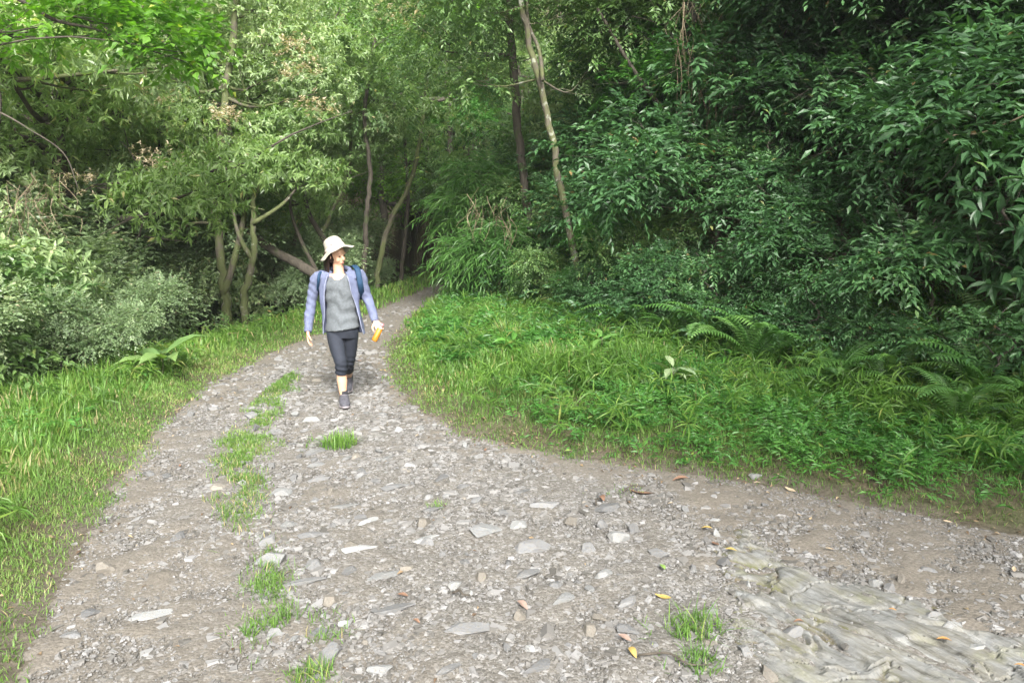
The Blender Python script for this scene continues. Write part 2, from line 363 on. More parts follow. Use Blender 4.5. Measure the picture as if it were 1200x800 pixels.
# ------------------------------------------------------------------ ground and path
def axis(a, b, fine0, fine1, step, grow):
    xs = list(np.arange(fine0, fine1, step)); s = step; x = fine0
    left = []
    while x > a: s *= grow; x -= s; left.append(x)
    s = step; x = xs[-1]; right = []
    while x < b: s *= grow; x += s; right.append(x)
    return np.array(left[::-1] + xs + right)
MED_POLY = [at(*p) for p in [(322, 428), (345, 445), (318, 480), (308, 540), (312, 590), (325, 640), (345, 690), (372, 745), (390, 810), (330, 810), (300, 745), (288, 690), (292, 640), (262, 590), (258, 530), (285, 480)]]
def path_mask(x, y):
    nz = 0.18 * (fbm(x * 2.2, y * 2.2, 21) - 0.5) + 0.1 * (fbm(x * 8, y * 8, 22) - 0.5)
    return (signed(x, y, PATH_L) + nz > 0) & (-signed(x, y, PATH_R) + nz > 0)
def build_ground():
    xs = axis(-75, 75, -4.6, 6.0, 0.03, 1.06); ys = axis(-14, 90, 1.7, 8.6, 0.03, 1.035)
    X, Y = np.meshgrid(xs, ys); Z = terrain(X, Y)
    pm = path_mask(X, Y)
    # stony relief in the wheel tracks
    rel = 0.035 * (fbm(X * 6, Y * 6, 31) - 0.5) + 0.014 * (vnoise(X * 24, Y * 24, 33) - 0.5)
    Z = Z + rel * np.where(pm, 1.0, 0.3)
    nx, ny = len(xs), len(ys)
    V = np.stack([X, Y, Z], -1).reshape(-1, 3)
    i = np.arange(nx - 1)[None, :] + (np.arange(ny - 1) * nx)[:, None]
    F = np.stack([i, i + 1, i + 1 + nx, i + nx], -1).reshape(-1, 4)
    cx = (X[:-1, :-1] + X[1:, 1:]) / 2; cy = (Y[:-1, :-1] + Y[1:, 1:]) / 2
    fm = path_mask(cx, cy).reshape(-1)
    for nm, sel, mt in (('gravel_path', fm, 'path'), ('ground', ~fm, 'soil')):
        f = F[sel]; u, inv = np.unique(f, return_inverse=True)
        o = mesh_np(nm, V[u], [inv.reshape(f.shape)], MATS[mt], smooth=True)
        tag(o, {'gravel_path': 'stony grey dirt track with two wheel ruts curving away to the left of the bank', 'ground': 'dark leafy soil of the verges, bank and gully'}[nm], {'gravel_path': 'path', 'ground': 'ground'}[nm], kind='structure')
        vx, vy = V[u][:, 0], V[u][:, 1]
        d = np.minimum(signed(vx, vy, PATH_L), -signed(vx, vy, PATH_R))
        dm = 0.75 * (1 - sstep(0.05, 0.6, d + 0.25 * (fbm(vx * 3, vy * 3, 41) - 0.5)))
        dm = np.maximum(dm, 0.8 * sstep(-0.35, 0.0, 0.75 - np.abs(signed(vx, vy, PATH_R) + 0.5)) * sstep(0.6, 1.4, vx))
        if nm == 'gravel_path': dm = np.maximum(dm, .55 * sstep(.15, .5, 1.25 - np.abs(signed(vx, vy, PATH_L) - .75)) * (.5 + .5 * sstep(.4, .6, fbm(vx * 1.5, vy * 1.5, 44))))
        if nm == 'ground': dm = 1 - sstep(.0, .28, -d + .35 * (fbm(vx * 2.2, vy * 2.2, 43) - .5))
        a = o.data.attributes.new('dirt', 'FLOAT', 'POINT'); a.data.foreach_set('value', dm.astype(np.float32))
build_ground()

# ------------------------------------------------------------------ bedrock at the lower right
BED = [at(*p) for p in [(838, 650), (862, 622), (885, 622), (910, 648), (960, 668), (1020, 682), (1090, 705), (1150, 728), (1215, 745), (1330, 860), (1200, 960), (860, 960), (872, 800), (858, 740), (835, 700)]]
def bed(X, Y):
    d = signed(X, Y, BED + [BED[0]]); ins = inside(X, Y, BED)
    dd = np.where(ins, np.abs(d), -np.abs(d)) + 0.34 * (fbm(X * 3.4, Y * 3.4, 71) - .5) + .12 * (fbm(X * 14, Y * 14, 70) - .5)
    ca, sa = math.cos(R(-57)), math.sin(R(-57))
    wx = X + 0.20 * (fbm(X * 2.2, Y * 2.2, 77) - .5); wy = Y + 0.20 * (fbm(X * 2.2, Y * 2.2, 87) - .5)
    U = wx * ca + wy * sa; W = -wx * sa + wy * ca
    a = fbm(U * 1.1, W * 2.6, 72, 4) * 6 + W * 1.2; fr = a - np.floor(a)
    h = 0.016 * 1.5 * (np.floor(a) + sstep(.0, .12, fr) - a) + .045 * (fbm(X * 1.6, Y * 1.6, 76) - .5)
    b = fbm(U * 2.0, W * 8.0, 73, 3) * 5; fb = b - np.floor(b); h = h + 0.0035 * (np.floor(b) + sstep(0, .15, fb) - b)
    h = h + 0.010 * (fbm(X * 30, Y * 30, 74) - .5) + .016 * (fbm(X * 7, Y * 7, 79) - .5)
    c1 = np.abs(fbm(U * .8, W * 3.0, 75) - .5); c2 = np.abs(fbm(U * 2.6, W * 1.3, 85) - .5); c3 = np.abs(fbm(U * .9, W * 3.6, 86) - .5)
    cr = np.maximum(np.maximum(1 - sstep(0.006, .026, c1), .8 * (1 - sstep(.002, .012, c2))), .7 * (1 - sstep(.002, .016, c3)))
    soil = sstep(.54, .64, fbm(X * 2.3 + 3, Y * 2.3, 90))
    h = h * .75 + .014 - .022 * cr - .03 * soil
    Z = terrain(X, Y) + h * sstep(0, .16, dd) - 0.05 * (1 - sstep(-.08, .06, dd))
    return Z, dd, np.clip(cr * .9 + soil * .8 + .9 * (1 - sstep(.0, .12, dd)), 0, 1)
def bedrock():
    th = R(-57); gu = np.arange(-2.4, 2.6, .011); gw = np.arange(-2.2, 2.2, .009)
    GU, GW = np.meshgrid(gu, gw); X = 2.1 + GU * math.cos(th) - GW * math.sin(th); Y = 2.5 + GU * math.sin(th) + GW * math.cos(th)
    Z, dd, so = bed(X, Y); keep = (dd > -.12) & (Y > 1.3)
    nx = len(gu); V = np.stack([X, Y, Z], -1).reshape(-1, 3)
    i = np.arange(nx - 1)[None, :] + (np.arange(len(gw) - 1) * nx)[:, None]
    F = np.stack([i, i + 1, i + 1 + nx, i + nx], -1)[keep[:-1, :-1]].reshape(-1, 4)
    u, inv = np.unique(F, return_inverse=True)
    o = mesh_np('bedrock_outcrop', V[u], [inv.reshape(F.shape)], MATS['rock_bedrock'], smooth=False)
    o.data.attributes.new('soil', 'FLOAT', 'POINT').data.foreach_set('value', so.reshape(-1)[u].astype(np.float32))
    tag(o, 'broad cracked grey bedrock outcrop with mossy seams at the lower right of the track', 'rock outcrop')
bedrock()
def surf(x, y):
    """top of the ground or the bedrock"""
    z = terrain(x, y); zb, dd, so = bed(x, y); near = (y < 4.2) & (x > .3) & (dd > -.05)
    return np.where(near, np.maximum(z, zb), z), np.where(near, dd, -1), so

# ------------------------------------------------------------------ stones
def ico(sub):
    t = (1 + 5 ** .5) / 2
    v = [(-1, t, 0), (1, t, 0), (-1, -t, 0), (1, -t, 0), (0, -1, t), (0, 1, t), (0, -1, -t), (0, 1, -t), (t, 0, -1), (t, 0, 1), (-t, 0, -1), (-t, 0, 1)]
    f = [(0, 11, 5), (0, 5, 1), (0, 1, 7), (0, 7, 10), (0, 10, 11), (1, 5, 9), (5, 11, 4), (11, 10, 2), (10, 7, 6), (7, 1, 8), (3, 9, 4), (3, 4, 2), (3, 2, 6), (3, 6, 8), (3, 8, 9), (4, 9, 5), (2, 4, 11), (6, 2, 10), (8, 6, 7), (9, 8, 1)]
    v = [np.array(p) / np.linalg.norm(p) for p in v]
    for _ in range(sub):
        c = {}; nf = []
        def mid(a, b):
            k = (min(a, b), max(a, b))
            if k not in c:
                p = v[a] + v[b]; v.append(p / np.linalg.norm(p)); c[k] = len(v) - 1
            return c[k]
        for a, b, d in f:
            x, y, z = mid(a, b), mid(b, d), mid(d, a); nf += [(a, x, z), (b, y, x), (d, z, y), (x, y, z)]
        f = nf
    return np.array(v), np.array(f)
ICO3 = ico(3); ICO2 = ico(2)
def rock_shape(rg, base=ICO3, planes=14, lo=0.5):
    v, f = base; v = v.copy()
    for k in range(planes):
        n = norm(rg.normal(size=3)); d = rg.uniform(lo, 0.85)
        s = v @ n - d; v -= np.outer(np.maximum(s, 0), n) * 0.97
    n = np.array([mnoise.noise(Vector(p * 3 + rg.random() * 0.0)) for p in v]); v = v * (1 + 0.04 * n[:, None])
    return v, f
rgk = np.random.default_rng(11)
ROCKS = []
for k in range(9):
    v, f = rock_shape(rgk, ICO3, 16, 0.45)
    v = v * np.array([1.0, rgk.uniform(.6, .9), 1.0])
    ROCKS.append((v, f))
ROCK_MESH = {}
def rock_mesh(i, matn):
    k = (i, matn)
    if k not in ROCK_MESH:
        v, f = ROCKS[i]; ROCK_MESH[k] = mesh_np('stone', v, [f], MATS[matn], smooth=False, link=False)
    return ROCK_MESH[k]
def stone(name, x, y, sx, sy, sz, rz, i, matn, label, cat='stone', group=None, sink=0.4, tilt=(0, 0)):
    o = bpy.data.objects.new(name, rock_mesh(i, matn)); COL.objects.link(o)
    o.location = (x, y, tz(x, y) + sz * (1 - 2 * sink) * 0.8); o.scale = (sx, sy, sz); o.rotation_euler = (tilt[0], tilt[1], rz)
    tag(o, label, cat, group); return o
# stones one can tell apart: photo x, y, half width px, half depth px, height, rz, mesh, material, label
NAMED = [
 (316, 656, 20, 10, .06, .4, 0, 'rock_white', 'rounded pale boulder beside the grassy strip in the path'),
 (548, 735, 30, 16, .025, -.2, 1, 'rock_grey', 'wide flat grey slab set in the gravel in the lower middle'),
 (446, 783, 17, 9, .025, .2, 2, 'rock_white', 'flat bluish white slab near the bottom of the picture'),
 (566, 622, 22, 13, .03, .6, 3, 'rock_white', 'pale blue grey slab tilted up in the middle of the track'),
 (606, 617, 13, 8, .03, .5, 4, 'rock_white', 'smaller pale slab just right of the tilted slab'),
 (626, 642, 30, 14, .035, .6, 5, 'rock_grey', 'long ribbed grey slab running diagonally across the track'),
 (618, 672, 18, 8, .025, .5, 1, 'rock_grey', 'low grey slab below the long ribbed slab'),
 (640, 594, 20, 8, .03, .2, 2, 'rock_grey', 'broad flat stone at the top of the slab cluster'),
 (734, 737, 15, 8, .025, -.6, 3, 'rock_grey', 'flat dark grey blue stone beside the yellow curled leaf'),
 (692, 738, 11, 9, .05, .3, 6, 'rock_tan', 'squarish tan stone lying on the gravel'),
 (725, 632, 12, 8, .06, 0, 7, 'rock_white', 'largest pale stone of the pile left of the bedrock'),
 (705, 618, 9, 6, .045, .5, 8, 'rock_grey', 'grey stone in the pile behind the largest pale stone'),
 (742, 622, 8, 6, .045, .9, 4, 'rock_grey', 'angular grey stone on the right side of the pile'),
 (690, 645, 12, 8, .04, .2, 5, 'rock_grey', 'rough grey stone in front of the pile'),
 (668, 612, 10, 7, .045, .2, 0, 'rock_tan', 'beige block at the left end of the pile'),
 (497, 613, 9, 7, .05, .1, 6, 'rock_tan', 'beige stone near the green tuft in the track'),
 (565, 676, 9, 7, .045, .4, 6, 'rock_tan', 'yellowish stone at the foot of the grey slabs'),
 (533, 687, 8, 6, .04, .9, 7, 'rock_white', 'small white stone left of the yellowish stone'),
 (608, 725, 12, 9, .045, .9, 8, 'rock_tan', 'pinkish beige stone right of the wide flat slab'),
 (1026, 688, 7, 6, .05, 0, 7, 'rock_white', 'round white pebble at the edge of the bedrock'),
 (1041, 694, 9, 5, .04, .2, 4, 'rock_grey', 'grey pebble touching the round white pebble'),
 (1092, 727, 10, 6, .035, .3, 0, 'rock_grey', 'grey green stone lying on the lower right bedrock'),
 (1114, 740, 11, 6, .035, -.3, 1, 'rock_white', 'oval pale stone lying on the bedrock by the orange leaf'),
 (1145, 765, 9, 6, .03, .5, 7, 'rock_white', 'small white stone on the bedrock near the right edge'),
 (839, 628, 6, 5, .04, .5, 8, 'rock_white', 'white lump among the fallen leaves at the bedrock tip'),
 (123, 668, 10, 5, .045, .1, 3, 'rock_tan', 'lone brown stone lying in the left wheel track'),
 (405, 733, 9, 6, .03, .5, 2, 'rock_white', 'small pale slab in the gravel right of the grassy strip'),
 (323, 742, 12, 6, .025, .1, 5, 'rock_white', 'flat white stone half hidden in the grassy strip'),
 (388, 705, 11, 7, .045, .3, 6, 'rock_tan', 'brown block beside the grassy strip'),
 (327, 577, 14, 7, .035, .3, 4, 'rock_white', 'white slab at the top left of the rocky rut'),
 (178, 718, 24, 11, .012, .3, 1, 'rock_white', 'worn pale bedrock patch showing in the left wheel track'),
 (105, 718, 10, 7, .02, .8, 3, 'rock_grey', 'bluish stone sunk in the left wheel track'),
 (366, 492, 13, 5, .03, .1, 5, 'rock_white', 'smooth white slab left of the green tuft by the walker'),
 (885, 562, 7, 4, .03, .1, 7, 'rock_white', 'white pebble at the foot of the right verge'),
]
NPOS = []
for j, (px, py, hw, hd, h, rz, i, mt, lab) in enumerate(NAMED):
    x, y = at(px, py); dist = math.hypot(x, y); s = dist / FPX * 1.05
    k = math.sin(PITCH + math.atan((py - 400) / FPX))
    hw *= 1.15; stone('flat_stone' if h < .04 else 'stone', x, y, hw * s, max(hd * s / k * .8, hw * s * .5), h, rz * .6, i, mt, lab, group='distinct stones of the track')
    NPOS.append((x, y, hw * s))
def in_path(n, box, rg, margin=0.0):
    x = rg.uniform(box[0], box[1], n); y = rg.uniform(box[2], box[3], n)
    d = np.minimum(signed(x, y, PATH_L), -signed(x, y, PATH_R))
    return x, y, d
def visible(x, y, pad=30):
    fx = np.asarray(x); fy = np.asarray(y)
    depth = fy * math.cos(PITCH) + CAMH * math.sin(PITCH)
    px = 600 + FPX * fx / depth
    return (px > -pad) & (px < 1200 + pad) & (fy > 2.2)
# loose stones: the largest ones, each an object
rg = np.random.default_rng(21)
x, y, d = in_path(16000, (-4, 5.5, 2.3, 11), rg)
ok = visible(x, y) & (d > 0.12)
rocky = sstep(0.35, 0.65, fbm(x * 1.3, y * 1.3, 51)) * 0.6 + 0.4
lefttrack = inside(x, y, [at(*p) for p in [(20, 800), (60, 690), (120, 590), (190, 495), (250, 447), (330, 407), (325, 428), (265, 540), (280, 640), (300, 810)]])
rightdirt = (-signed(x, y, PATH_R) < 1.0) & (x > 0.3)
pr = rocky * np.where(lefttrack, .12, 1) * np.where(rightdirt, .15, 1) * np.clip(3.5 / y, .25, 1)
ok &= rg.random(len(x)) < pr * 0.6
ix = np.where(ok)[0]; placed = []
LOOSE = [('small loose mid grey stone scattered on the gravel of the track', 'stone')] * 6 + [('small loose pale stone scattered on the gravel of the track', 'stone')] * 1 + [('small loose brownish stone scattered on the gravel of the track', 'stone')] * 2
LOOSEG = ['loose grey stones on the track'] * 6 + ['loose pale stones on the track'] * 1 + ['loose brownish stones on the track'] * 2
matc = ['rock_grey'] * 6 + ['rock_white'] * 1 + ['rock_tan'] * 2
for i in ix:
    if len(placed) >= 255: break
    r = 0.024 + 0.06 * rg.random() ** 2.6
    if y[i] > 6: r *= 1.3
    if any((x[i] - a) ** 2 + (y[i] - b) ** 2 < (r + c + .015) ** 2 for a, b, c in placed + NPOS): continue
    placed.append((x[i], y[i], r))
    matc_i = int(rg.integers(9))
    stone('stone', x[i], y[i], r, r * rg.uniform(.6, .95), r * rg.uniform(.3, .6), rg.uniform(0, 6.3), int(rg.integers(9)), matc[matc_i],
          *LOOSE[matc_i], group=LOOSEG[matc_i], sink=.45, tilt=(rg.uniform(-.2, .2), rg.uniform(-.2, .2)))
# flat slabs set in the rocky rut
rg = np.random.default_rng(29); SL = []
for _ in range(900):
    px, py = rg.uniform(345, 720), rg.uniform(455, 790); x, y = at(px, py)
    if signed([x], [y], PATH_L)[0] < .9 or -signed([x], [y], PATH_R)[0] < .7 or inside([x], [y], MED_POLY)[0]: continue
    r = rg.uniform(.06, .13)
    if any((x - a) ** 2 + (y - b) ** 2 < (r + c + .09) ** 2 for a, b, c in SL + NPOS): continue
    SL.append((x, y, r)); stone('flat_stone', x, y, r * 1.2, r * rg.uniform(.45, .7), rg.uniform(.018, .03), rg.uniform(.3, 1.1), int(rg.integers(9)), ['rock_grey', 'rock_grey', 'rock_white'][int(rg.integers(3))], 'flat slab sunk in the gravel of the rocky rut', group='flat slabs sunk in the rocky rut', sink=.42)
    if len(SL) >= 26: break
# gravel chips (uncountable)
def chips(name, n, box, smin, smax, seed, keep, label, lift=-0.1, tone_pow=1.0):
    rg = np.random.default_rng(seed)
    x = rg.uniform(box[0], box[1], n); y = rg.uniform(box[2], box[3], n)
    k = keep(x, y, rg) & visible(x, y); x, y = x[k], y[k]; n = len(x)
    zz, bd, bso = surf(x, y); k = (bd < .10) | (rg.random(n) < .04 + .55 * (bso > .75)); x, y, zz = x[k], y[k], zz[k]; n = len(x)
    s = smin + (smax - smin) * rg.random(n) ** 2.5
    s = s * np.clip(y / 5.0, 0.85, 1.6)
    z = zz
    cube = np.array([(a, b, c) for a in (-1, 1) for b in (-1, 1) for c in (-1, 1)], float)
    q = np.array([(0, 1, 3, 2), (4, 6, 7, 5), (0, 4, 5, 1), (2, 3, 7, 6), (0, 2, 6, 4), (1, 5, 7, 3)])
    V = cube[None] * (1 + 0.9 * (rg.random((n, 8, 3)) - 0.5))
    V[:, 1::2, :2] *= rg.uniform(.45, .9, (n, 1, 1))
    sc = np.stack([s * rg.uniform(.7, 1.3, n), s * rg.uniform(.4, .9, n), s * rg.uniform(.18, .5, n)], -1)
    V = V * sc[:, None, :]
    th = rg.uniform(0, 6.28, n); tx = rg.normal(0, .28, n)
    c, sn = np.cos(tx)[:, None], np.sin(tx)[:, None]
    V = np.stack([V[..., 0], V[..., 1] * c - V[..., 2] * sn, V[..., 1] * sn + V[..., 2] * c], -1)
    c, sn = np.cos(th)[:, None], np.sin(th)[:, None]
    V = np.stack([V[..., 0] * c - V[..., 1] * sn, V[..., 0] * sn + V[..., 1] * c, V[..., 2]], -1)
    V = V + np.stack([x, y, z + sc[:, 2] * lift], -1)[:, None, :]
    F = (q[None] + (np.arange(n) * 8)[:, None, None]).reshape(-1, 4)
    o = mesh_np(name, V.reshape(-1, 3), [F], MATS['rock_chips'], tone=[np.repeat(np.clip(rg.random(n) ** tone_pow, 0, .999), 6)])
    return tag(o, label, 'gravel', kind='stuff')
def keep_gravel(x, y, rg):
    d = np.minimum(signed(x, y, PATH_L), -signed(x, y, PATH_R))
    lt = inside(x, y, [at(*p) for p in [(20, 800), (60, 690), (120, 590), (190, 495), (250, 447), (330, 407), (325, 428), (265, 540), (280, 640), (300, 810)]])
    rd = (-signed(x, y, PATH_R) < 1.0) & (x > 0.2)
    p = np.where(lt, .3, 1.0) * np.where(rd, .6, 1) * sstep(-.05, .25, d) * (0.35 + 0.65 * sstep(.35, .6, fbm(x * 1.7, y * 1.7, 52)))
    p *= np.clip((5.5 / y), .3, 1)
    return rg.random(len(x)) < p
chips('gravel', 150000, (-4.2, 6, 2.2, 9), .006, .024, 61, keep_gravel, 'loose grey shale gravel covering the near part of the track')
def keep_shale(x, y, rg):
    return (keep_gravel(x, y, rg)) & (rg.random(len(x)) < sstep(.48, .62, fbm(x * 1.5 + 9, y * 1.5, 58)) + .06)
chips('gravel', 26000, (-4.2, 6, 2.2, 10), .018, .045, 63, keep_shale, 'coarser flat shale flakes lying in patches on the track', lift=-.25)
chips('gravel', 230000, (-4.2, 6, 2.2, 7), .003, .010, 64, lambda x, y, rg: (np.minimum(signed(x, y, PATH_L), -signed(x, y, PATH_R)) > .02) & (rg.random(len(x)) < np.clip(4 / y, .3, 1)), 'fine gravel grit pressed into the wheel tracks')
chips('gravel', 26000, (-4.5, 1.5, 9, 22), .008, .03, 62, keep_gravel, 'pale gravel on the far bend of the track')

# (bedrock is built above)
# ------------------------------------------------------------------ leaves and sprays
LEAF5 = (np.array([(0, 0, 0), (-.5, .42, .06), (0, .5, -.03), (.5, .42, .06), (0, 1, -.14)], float), np.array([(0, 2, 1), (0, 3, 2), (1, 2, 4), (2, 3, 4)]))
LEAF4 = (np.array([(0, 0, 0), (.5, .45, .05), (0, 1, -.1), (-.5, .45, .05)], float), np.array([(0, 1, 2), (0, 2, 3)]))
LEAF9 = (np.array([(0, 0, 0), (-.3, .2, .05), (0, .22, 0), (.3, .2, .05), (-.5, .5, .05), (0, .55, -.04), (.5, .5, .05), (-.3, .8, -.03), (0, .82, -.12), (.3, .8, -.03), (0, 1.05, -.26)], float),
         np.array([(0, 2, 1), (0, 3, 2), (1, 2, 5), (1, 5, 4), (2, 3, 6), (2, 6, 5), (4, 5, 8), (4, 8, 7), (5, 6, 9), (5, 9, 8), (7, 8, 10), (8, 9, 10)]))
KINDS = {  # leaf length, width ratio, leaves per spray, spray length, droop, mode, template, material
 'broad':   dict(l=.088, w=.38, n=9, sl=.28, droop=.3, mode='alt', t=LEAF5, mat='leaf_dark'),
 'darkfine': dict(l=.075, w=.40, n=10, sl=.28, droop=.35, mode='alt', t=LEAF4, mat='leaf_dark'),
 'glossy':  dict(l=.20, w=.34, n=8, sl=.30, droop=.45, mode='ros', t=LEAF9, mat='leaf_dark'),
 'lance':   dict(l=.12, w=.27, n=9, sl=.10, droop=.25, mode='ros', t=LEAF5, mat='leaf_fresh'),
 'fine':    dict(l=.050, w=.50, n=12, sl=.28, droop=.2, mode='alt', t=LEAF4, mat='leaf_grey'),
 'pale':    dict(l=.09, w=.38, n=10, sl=.2, droop=.25, mode='ros', t=LEAF4, mat='leaf_pale'),
 'bright':  dict(l=.11, w=.62, n=8, sl=.40, droop=.2, mode='alt', t=LEAF5, mat='leaf_bright'),
 'mid':     dict(l=.085, w=.42, n=11, sl=.32, droop=.35, mode='alt', t=LEAF5, mat='leaf_mid'),
 'bamboo':  dict(l=.20, w=.12, n=11, sl=.50, droop=.5, mode='alt', t=LEAF5, mat='fern_leaves'),
 'coarse':  dict(l=.15, w=.10, n=9, sl=.16, droop=.35, mode='ros', t=LEAF5, mat='grass_blades'),
 'weed':    dict(l=.075, w=.28, n=10, sl=.20, droop=.3, mode='alt', t=LEAF5, mat='weed_leaves'),
}
def sprays(P, D, kind, rg, scale=1.0, tone0=None):
    """P,D (S,3) positions, directions -> V, F, tone"""
    K = KINDS[kind]; S = len(P); n = K['n']; D = norm(D)
    up = np.array([0, 0, 1.0])
    side = norm(np.cross(D, up) + 1e-4); nrm = norm(np.cross(side, D))
    t = (np.arange(n) + .6) / n
    sl = K['sl'] * scale * rg.uniform(.7, 1.3, S)
    st = rg.random(S) if tone0 is None else tone0
    if K['mode'] == 'alt':
        pos = P[:, None] + D[:, None] * (sl[:, None] * t)[..., None]
        pos[..., 2] -= (K['droop'] * sl[:, None] * t ** 2)
        sg = np.where(np.arange(n) % 2 == 0, 1, -1)
        ang = np.where(np.arange(n) == n - 1, 0.1, 0.95) * sg
        ang = ang[None] + rg.normal(0, .25, (S, n))
        d = D[:, None] * np.cos(ang)[..., None] + side[:, None] * np.sin(ang)[..., None]
        d[..., 2] -= K['droop'] * (0.4 + t)[None] + rg.normal(0, .2, (S, n))
        nr = nrm[:, None] + rg.normal(0, .33, (S, n, 3))
    else:
        tip = P + D * sl[:, None]
        ph = (np.arange(n) / n * 2 * math.pi * 1.0)[None] * 2.4 + rg.uniform(0, 6.28, (S, 1))
        el = rg.uniform(.1, .9, (S, n))
        ax2 = nrm
        d = side[:, None] * (np.cos(ph) * np.cos(el))[..., None] + ax2[:, None] * (np.sin(ph) * np.cos(el))[..., None] + D[:, None] * np.sin(el)[..., None] * .9
        d[..., 2] -= K['droop'] * rg.uniform(.5, 1.3, (S, n))
        pos = tip[:, None] - D[:, None] * (rg.random((S, n)) * sl[:, None] * .6)[..., None]
        nr = up[None, None] * .8 + D[:, None] * .6 + rg.normal(0, .3, (S, n, 3))
    pos = pos.reshape(-1, 3); d = d.reshape(-1, 3); nr = nr.reshape(-1, 3); m = len(pos)
    L = K['l'] * scale * rg.uniform(.65, 1.25, m)
    M = frames(d, nr, L * K['w'], L, L * 1.0)
    V, F = inst(K['t'][0], K['t'][1], M, pos)
    tone = np.clip(np.repeat(st, n) * .65 + rg.random(m) * .33, 0, 1)
    tone = np.where(rg.random(m) < .012, 1.0, np.minimum(tone, .93))
    return V, F, np.repeat(tone, len(K['t'][1]))
def clump_points(clumps, nspray, rg, shell=0.45, up=0.25):
    c = np.array(clumps, float); wgt = (c[:, 3] * c[:, 4] * c[:, 5]) ** (2 / 3); k = rg.choice(len(c), nspray, p=wgt / wgt.sum())
    dr = norm(rg.normal(size=(nspray, 3)) + np.array([0, 0, up]))
    r = 1 - shell * rg.random(nspray) ** 1.3
    # lumpy surface
    lump = 1 + 0.22 * np.sin(dr[:, 0] * 5 + k * 1.7) * np.cos(dr[:, 1] * 6 + k) + 0.16 * np.sin(dr[:, 2] * 9 + k * 2.3)
    P = c[k, :3] + dr * c[k, 3:6] * (r * lump)[:, None]
    D = dr * np.array([1, 1, .55]) + rg.normal(0, .35, (nspray, 3)); D[:, 2] += .1
    tn = np.clip(rg.random(nspray) * .6 + .4 * ((k * 0.618) % 1.0), 0, 1)
    return P, D, tn
def crown_obj(clumps, nspray, kind, rg, parent, scale=1.0, name='crown', shell=.5, mat=None):
    P, D, tn = clump_points(clumps, nspray, rg, shell)
    V, F, T = sprays(P, D, kind, rg, scale, tn)
    return mesh_np(name, V, [F], MATS[mat or KINDS[kind]['mat']], parent, tone=[T])
def limbs(mb, trunk_pts, trunk_r, clumps, rg, r0=.35, seg=6):
    tp = np.asarray(trunk_pts)
    for c in clumps:
        c = np.array(c[:3]); 
        cand = [i for i in range(len(tp)) if tp[i][2] < c[2] - .1] or [0]
        i = min(cand, key=lambda i: np.linalg.norm(tp[i] - c) + .0 * i); i = max(i, int(len(tp) * .3))
        a = tp[i]; mid = (a + c) / 2 + rg.normal(0, .1, 3) * np.linalg.norm(c - a); mid[2] -= .05 * np.linalg.norm(c - a)
        pts = spline([a, mid, c], 8); ra = trunk_r[i] * r0 * 1.6
        mb.tube(pts, np.linspace(ra, ra * .25, 8), seg, .1, int(rg.integers(1e6)))
        for q in range(4):
            j = int(rg.integers(3, 8)); e = pts[j] + rg.normal(0, .45, 3) * np.array([1, 1, .6]) + np.array([0, 0, .15])
            mb.tube(spline([pts[j], (pts[j] + e) / 2 + rg.normal(0, .06, 3), e], 5), np.linspace(ra * .35, ra * .08, 5), 4)
def tree(name, label, cat, pts, rads, clumps, kind, nspray, barkm, seed, group=None, scale=1.0, base=None, limb_r=.35, extra=None, shell=.5):
    """pts/clumps in world coordinates; the thing's empty stands at the base"""
    rg = np.random.default_rng(seed); pts = np.asarray(pts, float); b = pts[0] if base is None else np.asarray(base)
    root = empty(name, tuple(b)); tag(root, label, cat, group)
    n = max(10, len(pts) * 5); tp = spline(pts - b, n); tr = np.interp(np.linspace(0, 1, n), np.linspace(0, 1, len(rads)), rads)
    tr[0] *= 1.35; tp = tp + rg.normal(0, .012, tp.shape)
    mb = MB(); mb.tube(tp, tr, 10, .16, seed)
    cl = [(c[0] - b[0], c[1] - b[1], c[2] - b[2], *c[3:]) for c in clumps]
    if cl: limbs(mb, tp, tr, cl, rg, limb_r)
    if extra:
        for e, er in extra:
            m = max(8, len(e) * 4); mb.tube(spline(np.asarray(e, float) - b, m), np.interp(np.linspace(0, 1, m), np.linspace(0, 1, len(er)), er), 7, .12, seed + 3)
    mb.build('trunk', MATS[barkm], root)
    if cl: crown_obj(cl, nspray, kind, rg, root, scale, shell=shell)
    return root
def copy_thing(o, loc, rz, sc, label=None, group=None):
    c = o.copy(); COL.objects.link(c); c.location = loc; c.rotation_euler = (0, 0, rz); c.scale = sc if isinstance(sc, tuple) else (sc, sc, sc)
    if label: c['label'] = label
    if group: c['group'] = group
    for ch in list(o.children):
        d = ch.copy(); COL.objects.link(d); d.parent = c
    return c
